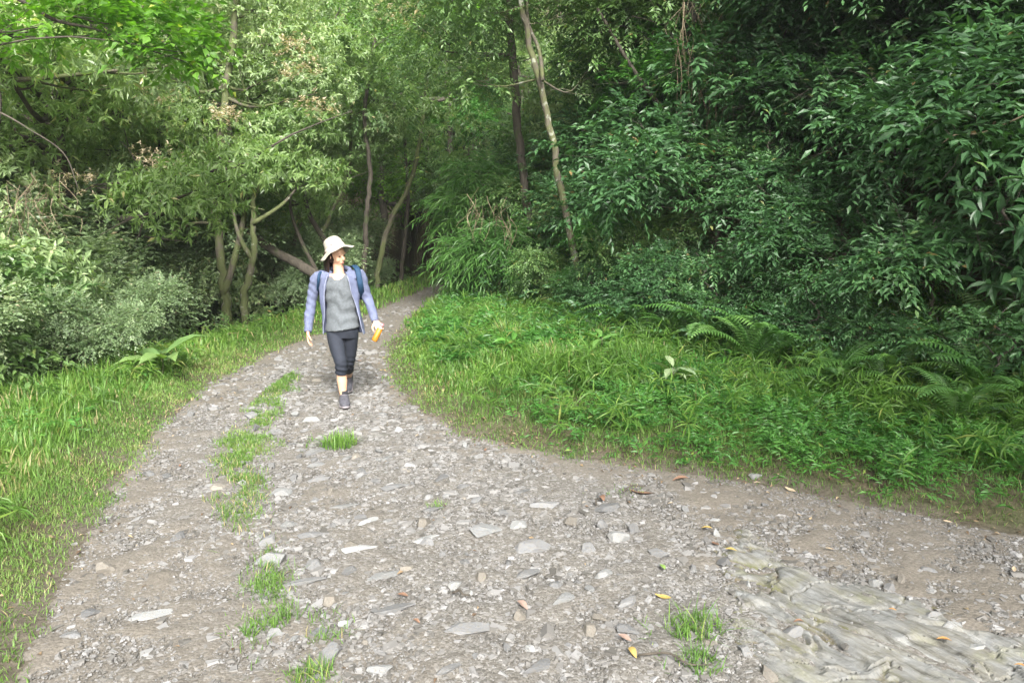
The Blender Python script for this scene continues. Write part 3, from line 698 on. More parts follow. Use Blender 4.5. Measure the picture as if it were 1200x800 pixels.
#==VEGETATION==
# ------------------------------------------------------------------ grass and weeds (uncountable)
def blades(name, n, box, seed, keep, hfun, wd, label, mat='grass_blades', lean=.45, cat='grass'):
    rg = np.random.default_rng(seed); x = rg.uniform(box[0], box[1], n); y = rg.uniform(box[2], box[3], n)
    k = visible(x, y, 60); x, y = x[k], y[k]; k = rg.random(len(x)) < keep(x, y); x, y = x[k], y[k]; n = len(x)
    h = hfun(x, y) * rg.uniform(.45, 1.25, n); z = terrain(x, y) - .01
    a = rg.uniform(0, 6.28, n); ln = np.abs(rg.normal(0, lean, n)) + .12
    d = np.stack([np.cos(a), np.sin(a), 0 * a], -1); s = np.stack([-np.sin(a + rg.normal(0, .5, n)), np.cos(a), 0 * a], -1)
    s = norm(s); w = wd * rg.uniform(.6, 1.4, n) * np.clip(y / 5, .8, 2.2)
    P = np.stack([x, y, z], -1); up = np.array([0, 0, 1.0])
    def ptat(t): return P + up * (h * (t - .22 * ln * t * t))[:, None] + d * (h * ln * t * t * .95)[:, None]
    p0, p1, p2, p3 = ptat(0), ptat(.4), ptat(.75), ptat(1.0)
    V = np.stack([p0 - s * w[:, None] * .5, p0 + s * w[:, None] * .5, p1 - s * w[:, None] * .55, p1 + s * w[:, None] * .55, p2 - s * w[:, None] * .35, p2 + s * w[:, None] * .35, p3], 1).reshape(-1, 3)
    b = (np.arange(n) * 7)[:, None]
    Q = np.concatenate([b + np.array([[0, 1, 3, 2]]), b + np.array([[2, 3, 5, 4]])]); T = b + np.array([[4, 5, 6]])
    patch = .55 * fbm(x * 1.1, y * 1.1, seed + 5) + .45 * fbm(x * 4.3, y * 4.3, seed + 6)
    tone = np.clip(-.12 + 1.05 * patch + .45 * (rg.random(n) - .3), 0, .9); dry = rg.random(n); tone = np.where(dry < .03 + .22 * sstep(.55, .7, fbm(x * 2.2, y * 2.2, seed + 9)), .99, tone)
    o = mesh_np(name, V, [Q, T], MATS[mat], tone=[np.concatenate([tone, tone]), tone])
    return tag(o, label, cat, kind='stuff')
def sL(x, y): return signed(x, y, PATH_L)
def sR(x, y): return -signed(x, y, PATH_R)
def oL(x, y): return -signed(x, y, OUT_L)
def oR(x, y): return signed(x, y, OUT_R)
def edge_noise(x, y, s): return .22 * (fbm(x * 2.5, y * 2.5, s) - .5) + .12 * (vnoise(x * 9, y * 9, s + 1) - .5)
def kl(x, y):
    d = -sL(x, y) + edge_noise(x, y, 21); return sstep(-.12, .16, d) * (oL(x, y) < .7) * np.clip(5 / y, .22, 1) * (.45 + .55 * sstep(.3, .55, fbm(x * 3, y * 3, 23)))
def kr(x, y):
    d = -sR(x, y) + edge_noise(x, y, 22); return sstep(-.12, .25, d) * (oR(x, y) < .6) * np.clip(5 / y, .22, 1) * (.35 + .65 * sstep(.3, .6, fbm(x * 3, y * 3, 24)))
blades('grass', 480000, (-7, -1, 2.2, 12), 101, kl, lambda x, y: .045 + .05 * sstep(.2, .9, -sL(x, y)), .0045, 'short trampled grass of the left verge', 'grass_short', .7)
blades('grass', 150000, (-7, -1, 3.5, 14), 102, lambda x, y: kl(x, y) * sstep(.35, .8, -sL(x, y)), lambda x, y: .12 + .20 * sstep(.4, 1.2, -sL(x, y)) * fbm(x * 2, y * 2, 8), .007, 'long green grass along the gully side of the left verge')
blades('grass', 120000, (-5, 5, 12, 30), 103, lambda x, y: np.maximum(kl(x, y), kr(x, y)) * 1.6, lambda x, y: .16 + 0 * x, .008, 'bright grass beside the far bend of the track')
blades('grass', 480000, (-2.2, 8, 4, 13), 104, kr, lambda x, y: .05 + .06 * sstep(.2, .9, -sR(x, y)), .0045, 'short grass and moss at the foot of the right bank', 'grass_short', .7)
blades('grass', 240000, (-2.2, 3.2, 7, 20), 105, lambda x, y: kr(x, y) * sstep(.15, .7, -sR(x, y)) * (1 - sstep(.4, 1.9, x + 1.2 * (fbm(x, y, 61) - .5))) * 2, lambda x, y: .09 + .20 * sstep(.3, 1.4, -sR(x, y)) * (.2 + 1.5 * fbm(x * 2.6, y * 2.6, 9) ** 1.5), .0085, 'tall lush grass on the inside of the bend')
blades('grass', 45000, (1, 8, 5, 12), 106, lambda x, y: kr(x, y) * sstep(.9, 1.8, -sR(x, y)), lambda x, y: .18 + .12 * fbm(x * 2, y * 2, 9), .007, 'scattered longer grass among the weeds below the dark bank')
def kmed(x, y):
    i = inside(x, y, MED_POLY); d = np.abs(signed(x, y, MED_POLY + [MED_POLY[0]])); dd = np.where(i, d, -d) + .3 * (fbm(x * 4, y * 4, 27) - .5)
    return sstep(-.12, .18, dd) * sstep(.28, .6, fbm(x * 4.1, y * 4.1, 28)) * .75
blades('grass', 260000, (-2.6, -.5, 2.2, 9), 107, kmed, lambda x, y: .02 + .07 * fbm(x * 3, y * 3, 29), .0045, 'thin broken strip of grass between the wheel tracks', 'grass_short', .6)
def tuft(px, py, r, h, n, seed, label, mat='grass_blades'):
    x0, y0 = at(px, py)
    rg = np.random.default_rng(seed)
    def kp(x, y):
        q = np.hypot(x - x0, (y - y0)); return (rg.random(len(x)) < np.exp(-(q / r) ** 2)) * 1.0
    o = blades('grass_tuft', n, (x0 - 2 * r, x0 + 2 * r, y0 - 2 * r, y0 + 2 * r), seed, kp, lambda x, y: h * (1 - .5 * np.clip(np.hypot(x - x0, y - y0) / r / 1.6, 0, 1)), .005, label, mat, .8, 'grass tuft')
    o['kind'] = 'thing'; return o
tuft(404, 520, .15, .16, 1500, 201, 'bright green grass tuft in the rocky rut by the walker')
tuft(516, 592, .07, .06, 260, 202, 'small green tuft in the middle of the rocky rut')
tuft(825, 740, .13, .13, 1300, 203, 'green tuft growing beside the near end of the bedrock')
tuft(830, 778, .10, .09, 800, 204, 'low tuft in front of the one beside the bedrock')
tuft(322, 680, .09, .07, 600, 205, 'green tuft just below the pale boulder')
tuft(372, 790, .09, .09, 700, 206, 'green tuft at the bottom edge between the wheel tracks')
tuft(308, 735, .08, .07, 500, 207, 'sparse tuft in the strip above the flat white stone')
tuft(738, 575, .16, .035, 800, 208, 'yellow green moss and grass patch by the fallen bark', 'grass_short')
tuft(885, 655, .10, .03, 400, 209, 'short mossy grass patch at the tip of the bedrock', 'grass_short')
tuft(288, 560, .10, .07, 700, 210, 'upper tuft in the grassy strip between the wheel tracks')
def weeds(name, n, box, seed, keep, kind, sc, lift, label):
    rg = np.random.default_rng(seed); x = rg.uniform(box[0], box[1], n); y = rg.uniform(box[2], box[3], n)
    k = visible(x, y, 60) & (rg.random(n) < keep(x, y)); x, y = x[k], y[k]; n = len(x)
    z = terrain(x, y) + lift * rg.random(n) * (1 + (1.2 * sstep(-.8, -.1, oR(x, y)) * (y < 10) if seed == 301 else 0)); a = rg.uniform(0, 6.28, n); e = rg.uniform(.1, 1.2, n)
    D = np.stack([np.cos(a) * np.cos(e), np.sin(a) * np.cos(e), np.sin(e)], -1)
    tn = np.clip(fbm(x * 1.5, y * 1.5, seed) + rg.normal(0, .15, n), 0, 1)
    V, F, T = sprays(np.stack([x, y, z], -1), D, kind, rg, sc, tn)
    return tag(mesh_np(name, V, [F], MATS[KINDS[kind]['mat']], tone=[T]), label, 'ground cover', kind='stuff')
weeds('ground_cover', 60000, (-.5, 8, 4.2, 12), 301, lambda x, y: kr(x, y) * sstep(-.05, .35, -sR(x, y)) * sstep(.6, 2.4, x + .15 * y) * (.3 + .7 * sstep(.3, .6, fbm(x * 1.8, y * 1.8, 33))), 'weed', .75, .14, 'dense low leafy weeds spilling over the right verge')
weeds('ground_cover', 14000, (-2, 3, 8, 18), 302, lambda x, y: kr(x, y) * sstep(.3, 1.0, -sR(x, y)) * 3 * sstep(.4, .55, fbm(x * 1.8, y * 1.8, 34)), 'weed', 1.3, .2, 'broad leaved weeds in the tall grass of the bend')
weeds('ground_cover', 3500, (-7, -2, 5, 16), 303, lambda x, y: kl(x, y) * sstep(.3, .8, -sL(x, y)) * 1.0 * sstep(.45, .6, fbm(x * 1.8, y * 1.8, 35)), 'weed', .8, .10, 'small weeds mixed in the grass of the left verge')
weeds('ground_cover', 26000, (-3, 10, 5, 26), 304, lambda x, y: (oR(x, y) > -.35) * (oR(x, y) < 4) * .9, 'broad', .75, .35, 'dark leafy undergrowth carpeting the right bank')
weeds('ground_cover', 30000, (-2.2, 8, 4.5, 19), 306, lambda x, y: kr(x, y) * sstep(.15, .8, -sR(x, y)) * (.15 + .85 * sstep(.42, .6, fbm(x * 1.3 + 4, y * 1.3, 36))), 'coarse', 1.05, .24, 'arching coarse grass tussocks on the right verge')
weeds('ground_cover', 12000, (-7, -1.5, 3.5, 16), 307, lambda x, y: kl(x, y) * sstep(.3, .9, -sL(x, y)) * (.15 + .85 * sstep(.42, .6, fbm(x * 1.3 + 4, y * 1.3, 37))), 'coarse', .95, .08, 'arching coarse grass tussocks on the left verge')
weeds('ground_cover', 5000, (-1, 8, 5, 16), 308, lambda x, y: sstep(-1.3, -.3, oR(x, y)) * (oR(x, y) < .5) * .8, 'broad', 1.1, .5, 'taller leafy herbs where the verge meets the bank')
def litter():
    rg = np.random.default_rng(309); n = 60000; x = rg.uniform(-7, 8, n); y = rg.uniform(2.3, 14, n)
    p = .30 * np.exp(-((sR(x, y) + .05) / .28) ** 2) + .10 * np.exp(-((sL(x, y) + .05) / .2) ** 2) + .05 * (oR(x, y) > -.6) + .012
    k = (rg.random(n) < p) & visible(x, y); x, y = x[k], y[k]; n = len(x); a = rg.uniform(0, 6.28, n); D = np.stack([np.cos(a), np.sin(a), rg.normal(0, .12, n)], -1); l = rg.uniform(.014, .045, n)
    nr = np.array([[0, 0, 1.0]]) + rg.normal(0, .35, (n, 3)); M = frames(D, nr, l * .45, l, l); V, F = inst(LEAF5[0] * [1, 1, 1.6], LEAF5[1], M, np.stack([x, y, terrain(x, y) + .012], -1))
    tag(mesh_np('leaf_litter', V, [F], MATS['leaf_litter'], tone=[np.repeat(rg.random(n), 4)]), 'scraps of dead leaves littering the edges of the track', 'leaf litter', kind='stuff')
leaf_mat('leaf_litter', [(0, (.07, .05, .035)), (.4, (.14, .095, .06)), (.75, (.24, .18, .11)), (1, (.34, .27, .17))], .8, .1, .2)
litter()
weeds('ground_cover', 9000, (-14, -1, 6, 26), 305, lambda x, y: (oL(x, y) > .2) * (oL(x, y) < 8) * .7, 'mid', .9, .35, 'low undergrowth on the gully slope left of the track')

# ------------------------------------------------------------------ shrubs, trees
def Wp(px, py, Y): return atd(px, py, Y)
def clumps_px(lst):
    """(px, py, Y, rx_px, ry_px) -> world ellipsoids"""
    out = []
    for px, py, Y, rx, ry in lst:
        p = atd(px, py, Y); s = Y / FPX; out.append((p[0], p[1], p[2], rx * s, rx * s * .8, ry * s))
    return out
def trunk_px(lst, Y0, Y1=None, ground=True):
    n = len(lst); Y1 = Y0 if Y1 is None else Y1
    P = [atd(px, py, Y0 + (Y1 - Y0) * i / (n - 1)) for i, (px, py) in enumerate(lst)]
    if ground:
        z = tz(P[0][0], P[0][1]); 
        if z < P[0][2] - .1: P = [np.array([P[0][0] + .05, P[0][1], z - .1])] + P
        else: P[0][2] = z - .1
    return P
# --- the trees whose trunks the photo shows
tree('slender_tree', 'slender leaning tree with lichen spotted trunk at the edge of the right verge', 'tree', trunk_px([(682, 392), (681, 350), (672, 290), (655, 210), (641, 130), (622, 55), (608, -10), (600, -90)], 10.8, 10.4),
     [.062, .055, .052, .048, .045, .038, .03], clumps_px([(560, 10, 11.2, 70, 50), (690, 10, 11.2, 70, 45), (540, -50, 10.8, 90, 50), (660, -80, 10.8, 130, 50), (560, 95, 11.4, 40, 22), (690, 80, 11.4, 45, 25), (730, -20, 11.2, 70, 40)]), 'mid', 1900, 'bark_spotted', 401, limb_r=.22,
     extra=[([Wp(636, 95, 10.4), Wp(632, 60, 10.5), Wp(618, 20, 10.6), Wp(622, -50, 10.7)], [.03, .024, .02])])
tree('slender_tree', 'dark straight trunk wrapped in climbers standing behind the lichen spotted tree', 'tree', trunk_px([(627, 330), (618, 250), (609, 170), (603, 95), (598, 20), (597, -80)], 13, 13),
     [.085, .08, .075, .07, .055], clumps_px([(560, -20, 13, 90, 60), (640, -50, 13.3, 100, 60), (520, 60, 13.4, 60, 40)]), 'mid', 1400, 'bark_dark', 402)
tree('mossy_tree', 'mossy upright trunk with hanging leaves at the gully edge, left of the forked one', 'tree', trunk_px([(266, 372), (262, 330), (256, 280), (252, 230), (256, 170), (266, 100), (275, 30), (280, -60)], 12.2, 12.6),
     [.095, .08, .07, .065, .06, .055, .04], clumps_px([(215, 140, 12.6, 45, 24), (320, 165, 12.2, 40, 20), (180, 80, 12.8, 45, 26), (340, 60, 12.9, 50, 26), (260, -20, 12.9, 90, 30), (170, 205, 12.0, 45, 18), (235, 70, 13.1, 40, 22), (300, 95, 12.9, 45, 22), (300, 10, 13, 60, 24), (225, 200, 12.1, 34, 16), (370, 110, 12.9, 40, 20)]), 'pale', 2300, 'bark_mossy', 403,
     extra=[([Wp(258, 240, 12.3), Wp(272, 215, 12.1), Wp(290, 240, 11.9), Wp(310, 246, 11.8)], [.02, .015, .008]), ([Wp(262, 345, 12.2), Wp(276, 300, 12.3), Wp(288, 240, 12.6), Wp(292, 180, 12.8)], [.07, .05, .03]), ([Wp(256, 262, 12.2), Wp(225, 262, 12.0), Wp(190, 280, 11.8), Wp(150, 300, 11.5)], [.03, .02, .008])])
tree('mossy_tree', 'low forked mossy tree with pale lichen patches between the upright trunk and the walker', 'tree', trunk_px([(288, 378), (286, 345), (294, 315), (298, 290), (296, 262), (300, 225), (318, 180)], 11.8, 12.0),
     [.085, .065, .058, .048, .04, .028], clumps_px([(290, 208, 12.0, 38, 15), (362, 205, 12.3, 44, 18), (345, 150, 12.4, 48, 22), (320, 180, 12.1, 40, 16)]), 'lance', 900, 'bark_mossy', 404,
     extra=[([Wp(297, 305, 11.9), Wp(284, 285, 11.9), Wp(276, 262, 12.0), Wp(270, 225, 12.1)], [.05, .035, .02]), ([Wp(296, 262, 11.9), Wp(330, 240, 12.0), Wp(352, 215, 12.2)], [.04, .03, .012])])
tree('leaning_tree', 'dark tree leaning left over the gully directly behind the walker', 'tree', trunk_px([(400, 345), (380, 328), (350, 310), (318, 292), (290, 268), (262, 235)], 13.2, 13.0),
     [.12, .11, .09, .07, .05], clumps_px([(270, 225, 13, 50, 26), (215, 215, 13.2, 50, 24)]), 'mid', 700, 'bark_dark', 405,
     extra=[([Wp(392, 338, 13.2), Wp(384, 290, 13.4), Wp(362, 250, 13.6), Wp(352, 200, 13.8)], [.07, .05, .03]), ([Wp(375, 325, 13.2), Wp(352, 280, 13.0), Wp(340, 240, 13.0), Wp(345, 190, 13.0)], [.04, .03, .02])])
for j, (pl, Y, r, lab, cl) in enumerate([
    ([(330, 350), (333, 310), (348, 275), (352, 235), (345, 190), (350, 110)], 14.5, .065, 'thin curving dark trunk right of the forked mossy tree', [(350, 130, 14.5, 55, 40), (390, 70, 14.7, 60, 40)]),
    ([(425, 335), (428, 290), (430, 250), (434, 205), (428, 130), (440, 40)], 15.5, .08, 'straight dark trunk just right of the walker and her hat', [(430, 120, 15.5, 60, 40), (460, 40, 15.7, 70, 45), (395, 20, 15.7, 60, 45)]),
    ([(442, 330), (450, 285), (462, 250), (480, 215), (492, 160), (500, 90)], 17, .09, 'dark trunk bending right near the far bend of the track', [(500, 150, 17, 60, 40), (470, 90, 17.2, 60, 40), (520, 60, 17, 60, 40)]),
    ([(470, 325), (474, 280), (478, 235), (476, 190), (470, 110)], 19, .08, 'thin straight trunk beside the grass of the far bend', [(480, 190, 19, 50, 35), (450, 120, 19.2, 60, 40)]),
    ([(365, 340), (372, 290), (390, 245), (408, 205), (412, 120)], 16, .07, 'slim dark trunk partly hidden behind the sun hat', [(410, 170, 16, 50, 35), (380, 90, 16, 60, 40)]),
    ([(228, 370), (222, 320), (228, 270), (215, 210), (220, 120)], 14, .06, 'thin dark trunk left of the upright mossy trunk', [(200, 140, 14, 60, 40), (160, 90, 14.2, 70, 40)])]):
    tree('slender_tree', lab, 'tree', trunk_px(pl, Y), [r * .8, r * .72, r * .64, r * .55, r * .4], clumps_px(cl), ['lance', 'mid'][j % 2], 800, ['bark_dark', 'bark_mossy'][(j + 1) % 2], 410 + j)
# bank trees, upper right
tree('bank_tree', 'thick dark trunk rising out of the undergrowth at the upper right', 'tree', trunk_px([(1058, 260), (1056, 190), (1053, 120), (1050, 50), (1050, -60), (1040, -200)], 9.0), [.12, .11, .10, .10, .08],
     clumps_px([(1010, -60, 8.6, 130, 60), (1110, -90, 9, 130, 60), (930, -20, 9.4, 70, 50)]), 'darkfine', 2300, 'bark_dark', 421, scale=1.2)
tree('bank_tree', 'dark vine clad trunk nearest the right edge of the picture', 'tree', trunk_px([(1138, 260), (1135, 190), (1130, 120), (1126, 50), (1128, -60), (1130, -200)], 8.2), [.17, .16, .15, .14, .10],
     clumps_px([(1160, -60, 7.8, 110, 60), (1080, -110, 8.2, 130, 60), (1210, 0, 7.8, 60, 50)]), 'darkfine', 2300, 'bark_dark', 422, scale=1.2,
     extra=[([Wp(1128, 270, 7.9), Wp(1122, 180, 7.9), Wp(1128, 90, 7.9), Wp(1118, -10, 7.9)], [.02, .02, .02])])
tree('bank_tree', 'crooked dark tree hung with dry stems above the middle of the bank', 'tree', trunk_px([(800, 260), (806, 190), (812, 120), (806, 50), (814, -30), (800, -150)], 10.6), [.11, .10, .09, .09, .06],
     clumps_px([(790, -20, 10.4, 90, 45), (860, -40, 10.6, 100, 50), (730, 30, 10.9, 60, 35), (780, -110, 10.5, 140, 60)]), 'mid', 1700, 'bark_dark', 423,
     extra=[([Wp(808, 150, 10.6), Wp(770, 120, 10.5), Wp(735, 70, 10.4), Wp(700, 10, 10.4)], [.04, .03, .02])])
# overhanging branch with bright leaves, from a tree standing left of the frame
tree('maple_tree', 'overhanging thin branches with bright yellow green leaves at the top left', 'tree',
     [np.array([-6.3, 7.3, tz(-6.3, 7.3)]), np.array([-6.2, 7.3, 2.0]), Wp(-60, -40, 7.0)], [.10, .08, .05],
     clumps_px([(185, 30, 7.2, 55, 28), (215, 62, 7.2, 38, 16), (120, 8, 7.2, 50, 18), (30, 20, 7.2, 40, 14), (150, -25, 7.4, 80, 20), (8, 50, 7.0, 12, 8)]), 'bright', 420, 'bark_dark', 430, limb_r=.12, scale=.85,
     extra=[([Wp(-60, -40, 7.0), Wp(20, -2, 7.1), Wp(65, 24, 7.2), Wp(110, 34, 7.2), Wp(155, 52, 7.2), Wp(215, 72, 7.2)], [.028, .02, .014, .010, .005]),
            ([Wp(60, 22, 7.2), Wp(85, 20, 7.3), Wp(125, 28, 7.3), Wp(180, 26, 7.3)], [.012, .008, .004]), ([Wp(-60, 46, 7.1), Wp(0, 42, 7.2), Wp(40, 36, 7.2), Wp(62, 24, 7.2)], [.008, .008, .005]),
            ([Wp(-40, 120, 7.1), Wp(0, 132, 7.2), Wp(35, 152, 7.2), Wp(75, 180, 7.3), Wp(92, 222, 7.3)], [.012, .010, .007, .004]), ([Wp(-8, 90, 7.2), Wp(-2, 115, 7.2), Wp(-2, 145, 7.2)], [.03, .03, .02])])

# arching bamboo-like clumps at the tip of the bend
for j, (cl, lab) in enumerate([([(565, 215, 14, 34, 26), (545, 250, 14, 30, 26), (590, 255, 13.8, 30, 24)], 'yellow green bamboo like clump rising at the tip of the bend'), ([(585, 290, 12.6, 34, 22), (555, 300, 13, 26, 20)], 'low arching pale clump below the bamboo like one'), ([(640, 270, 13.5, 30, 34), (610, 230, 13.8, 26, 26)], 'arching clump behind the two central trunks')]):
    c0 = clumps_px(cl)[0]; tree('bamboo_clump', lab, 'bamboo', [np.array([c0[0], c0[1], tz(c0[0], c0[1]) - .1]), np.array([c0[0], c0[1], c0[2]])], [.03, .02], clumps_px(cl), 'bamboo', 330, 'bark_mossy', 440 + j, scale=1.05)
for j, (cl, lab) in enumerate([([(705, 300, 11.6, 45, 38), (735, 250, 11.8, 45, 35), (690, 230, 12, 40, 35)], 'mid green bush behind the right side of the spotted trunk'), ([(770, 300, 10.8, 45, 40), (790, 235, 11, 45, 35)], 'green bush with drooping bright leaves right of the spotted tree'), ([(850, 290, 9.8, 50, 36), (880, 240, 10, 45, 34)], 'dark bush in the middle of the bank'),
                              ([(950, 300, 8.8, 50, 34), (920, 350, 8.6, 46, 26)], 'layered dark bush low on the bank right of the middle'), ([(1040, 340, 8.0, 55, 34), (1080, 290, 8.2, 50, 34)], 'dark layered bush left of the glossy shrub'), ([(1130, 390, 7.4, 52, 34), (1060, 400, 7.6, 46, 24)], 'shaded bush below the glossy shrub'), ([(640, 335, 12.6, 36, 26), (612, 300, 13, 30, 26)], 'leafy bush in the gap left of the spotted trunk'), ([(735, 360, 10.6, 42, 24), (775, 345, 10.4, 40, 24)], 'low dark bush at the foot of the bank above the large leaved seedling'), ([(860, 375, 9.2, 48, 24), (820, 330, 9.6, 44, 28)], 'dark bush rising from the ferns in the middle of the bank'), ([(1010, 390, 8.0, 48, 24), (970, 400, 8.1, 40, 20)], 'dim bush right behind the tall arched fern')]):
    c0 = clumps_px(cl)[0]; tree('bush', lab, 'bush', [np.array([c0[0], c0[1], tz(c0[0], c0[1]) - .1]), np.array([c0[0], c0[1], c0[2]])], [.03, .02], clumps_px(cl), 'broad', 300, 'bark_dark', 450 + j, scale=1.0, shell=.8)
# --- prototypes that get copied
PROTO = {}
def proto_tree(key, kind, h, cl, nspray, barkm, seed, scale=1.0, r=.10):
    rg = np.random.default_rng(seed)
    pts = [(0, 0, -.4), (.08, 0, h * .25), (-.1, .1, h * .5), (.12, -.05, h * .75), (0, 0, h * .95)]
    nm = {'t': 'forest_tree', 's': 'shrub'}[key[0]]
    o = tree(nm, 'x', 'tree' if key[0] == 't' else 'shrub', pts, [r, r * .85, r * .7, r * .4], cl, kind, nspray, barkm, seed, scale=scale)
    PROTO[key] = [o, False]
def use(key, x, y, s, rz, label, group, sz=None, dz=0.0):
    p = PROTO[key]; loc = (x, y, tz(x, y) + dz); sc = (s, s, s * (sz or 1))
    if not p[1]:
        p[1] = True; o = p[0]; o.location = loc; o.rotation_euler = (0, 0, rz); o.scale = sc; o['label'] = label
        if group: o['group'] = group
        return o
    return copy_thing(p[0], loc, rz, sc, label, group)
def rclumps(rg, n, R0, z0, z1, rmin, rmax, flat=.7):
    return [(rg.normal(0, R0 * .5), rg.normal(0, R0 * .5), rg.uniform(z0, z1), *(lambda r: (r, r, r * flat))(rg.uniform(rmin, rmax))) for _ in range(n)]
rgp = np.random.default_rng(77)
for i, (kd, ns, sc) in enumerate([('pale', 3200, 1.0), ('bright', 2600, .85), ('mid', 3000, 1.1), ('lance', 2900, .82), ('fine', 3800, 1.6)]):
    proto_tree('t' + kd, kd, 6.2, rclumps(rgp, 26, 2.4, 1.6, 6.6, .35, .8, .55), int(ns * (1.8 if kd == 'lance' else 1.35)), ['bark_mossy', 'bark_dark'][i % 2], 500 + i, sc)
for i, (kd, ns, sc) in enumerate([('broad', 420, 1.0), ('fine', 1300, 1.0), ('mid', 600, 1.0), ('pale', 620, 1.0), ('weed', 420, 1.2), ('glossy', 150, 1.0)]):
    proto_tree('s' + kd, kd, 1.1, rclumps(rgp, 7, .75, .35, 1.15, .25, .42, .75), ns, 'bark_dark', 520 + i, sc, .018)
proto_tree('sbroad2', 'broad', 1.1, rclumps(rgp, 8, .9, .2, 1.0, .25, .4, .6), 420, 'bark_dark', 531, 1.15, .018)
proto_tree('sfine2', 'fine', 1.3, rclumps(rgp, 8, .8, .4, 1.4, .25, .42, .8), 1300, 'bark_dark', 532, 1.15, .018)

# shrubs on the bank
rgq = np.random.default_rng(88); pts = []
cand = np.stack([rgq.uniform(-2.5, 9.5, 5000), rgq.uniform(4.5, 24, 5000)], -1)
dd = oR(cand[:, 0], cand[:, 1]); ok = (dd > -.45) & (dd < 4.2) & visible(cand[:, 0], cand[:, 1], 80)
for (x, y), d in zip(cand[ok], dd[ok]):
    if all((x - a) ** 2 + (y - b) ** 2 > (.42 + .018 * y) ** 2 for a, b in pts):
        if any(math.hypot(x - tx, y - ty) < .3 for tx, ty in [(at(682, 385)[0], 10.8)]): continue
        pts.append((x, y))
        k = rgq.choice(['sbroad', 'sbroad2', 'sweed', 'smid'], p=[.34, .26, .20, .20] if y > 9.5 else [.55, .45, 0, 0]) if x > 1.5 else rgq.choice(['sbroad', 'smid', 'sweed', 'spale'], p=[.3, .3, .2, .2])
        s = rgq.uniform(.75, 1.15) * (.6 if d < .2 else .9 if d < .7 else 1.05 + .1 * d)
        lab = {'sbroad': 'dark broad leaved shrub with drooping leaves in the thicket covering the bank', 'sbroad2': 'spreading low dark shrub with long leaves in the thicket covering the bank', 'sweed': 'fresh green narrow leaved shrub in the thicket covering the bank', 'smid': 'mid green small leaved shrub in the thicket covering the bank', 'spale': 'pale leaved shrub in the thicket on the far end of the bank'}[k]
        use(k, x, y, s, rgq.uniform(0, 6.3), lab, {'sbroad': 'dark drooping shrubs covering the bank', 'sbroad2': 'spreading dark shrubs covering the bank', 'sweed': 'fresh green shrubs on the bank', 'smid': 'small leaved shrubs on the bank', 'spale': 'pale shrubs at the far end of the bank'}[k])
nb = len(pts)
# shrubs of the gully on the left
rgq = np.random.default_rng(188)
cand = np.stack([rgq.uniform(-15, -1.5, 5000), rgq.uniform(4.5, 21, 5000)], -1)
dd = oL(cand[:, 0], cand[:, 1]); ok = (dd > .35) & (dd < 7) & visible(cand[:, 0], cand[:, 1], 80); pts = []
for (x, y), d in zip(cand[ok], dd[ok]):
    pxx = 600 + FPX * x / (y * math.cos(PITCH) + CAMH * math.sin(PITCH))
    if 205 < pxx < 350 and y < 12.5: continue
    if y > 9.0 and x > -5.9 and d < 3.0 and rgq.random() < .85: continue
    if all((x - a) ** 2 + (y - b) ** 2 > (.75 + .03 * y) ** 2 for a, b in pts):
        pts.append((x, y)); k = rgq.choice(['sfine', 'sfine2', 'spale', 'smid'], p=[.38, .32, .18, .12])
        s = rgq.uniform(.9, 1.3) * (.6 if d < .8 else (1.0 + .28 * min(d, 3.5)))
        if y > 12: s *= .75
        if y < 12.5: s = min(s, max(.45, (1.25 + .02 * y - tz(x, y)) / 1.5))
        lab = {'sfine': 'bushy grey green shrub with tiny leaves growing in the gully', 'sfine2': 'tall twiggy grey green shrub growing in the gully', 'smid': 'mid green drooping shrub growing in the gully', 'spale': 'pale shrub with leaves in whorls growing in the gully'}[k]
        use(k, x, y, s, rgq.uniform(0, 6.3), lab, {'sfine': 'bushy grey green shrubs in the gully', 'sfine2': 'twiggy shrubs in the gully', 'smid': 'drooping shrubs in the gully', 'spale': 'pale whorled shrubs in the gully'}[k])
# trees across the gully and behind the bend
rgq = np.random.default_rng(288)
cand = np.stack([rgq.uniform(-26, 3, 6000), rgq.uniform(8, 36, 6000)], -1); pts = []
dd = oL(cand[:, 0], cand[:, 1]); ok = (dd > 1.8) & visible(cand[:, 0], cand[:, 1], 160)
for (x, y), d in zip(cand[ok], dd[ok]):
    if d < 3.2 and y < 12: continue
    if all((x - a) ** 2 + (y - b) ** 2 > (2.1 + .05 * y) ** 2 for a, b in pts):
        pts.append((x, y)); k = rgq.choice(['tpale', 'tbright', 'tmid', 'tlance', 'tfine'], p=[.30, .22, .04, .24, .20])
        s = rgq.uniform(.85, 1.2) * (1 + .01 * y)
        lab = {'tpale': 'pale leaved forest tree on the slope across the gully', 'tbright': 'light yellow green forest tree on the slope across the gully', 'tmid': 'mid green forest tree on the slope across the gully', 'tlance': 'long leaved forest tree on the slope across the gully', 'tfine': 'grey green small leaved forest tree on the slope across the gully'}[k]
        use(k, x, y, s, rgq.uniform(0, 6.3), lab, {'tpale': 'pale forest trees across the gully', 'tbright': 'yellow green forest trees across the gully', 'tmid': 'mid green forest trees across the gully', 'tlance': 'long leaved forest trees across the gully', 'tfine': 'small leaved forest trees across the gully'}[k])
nl = len(pts)
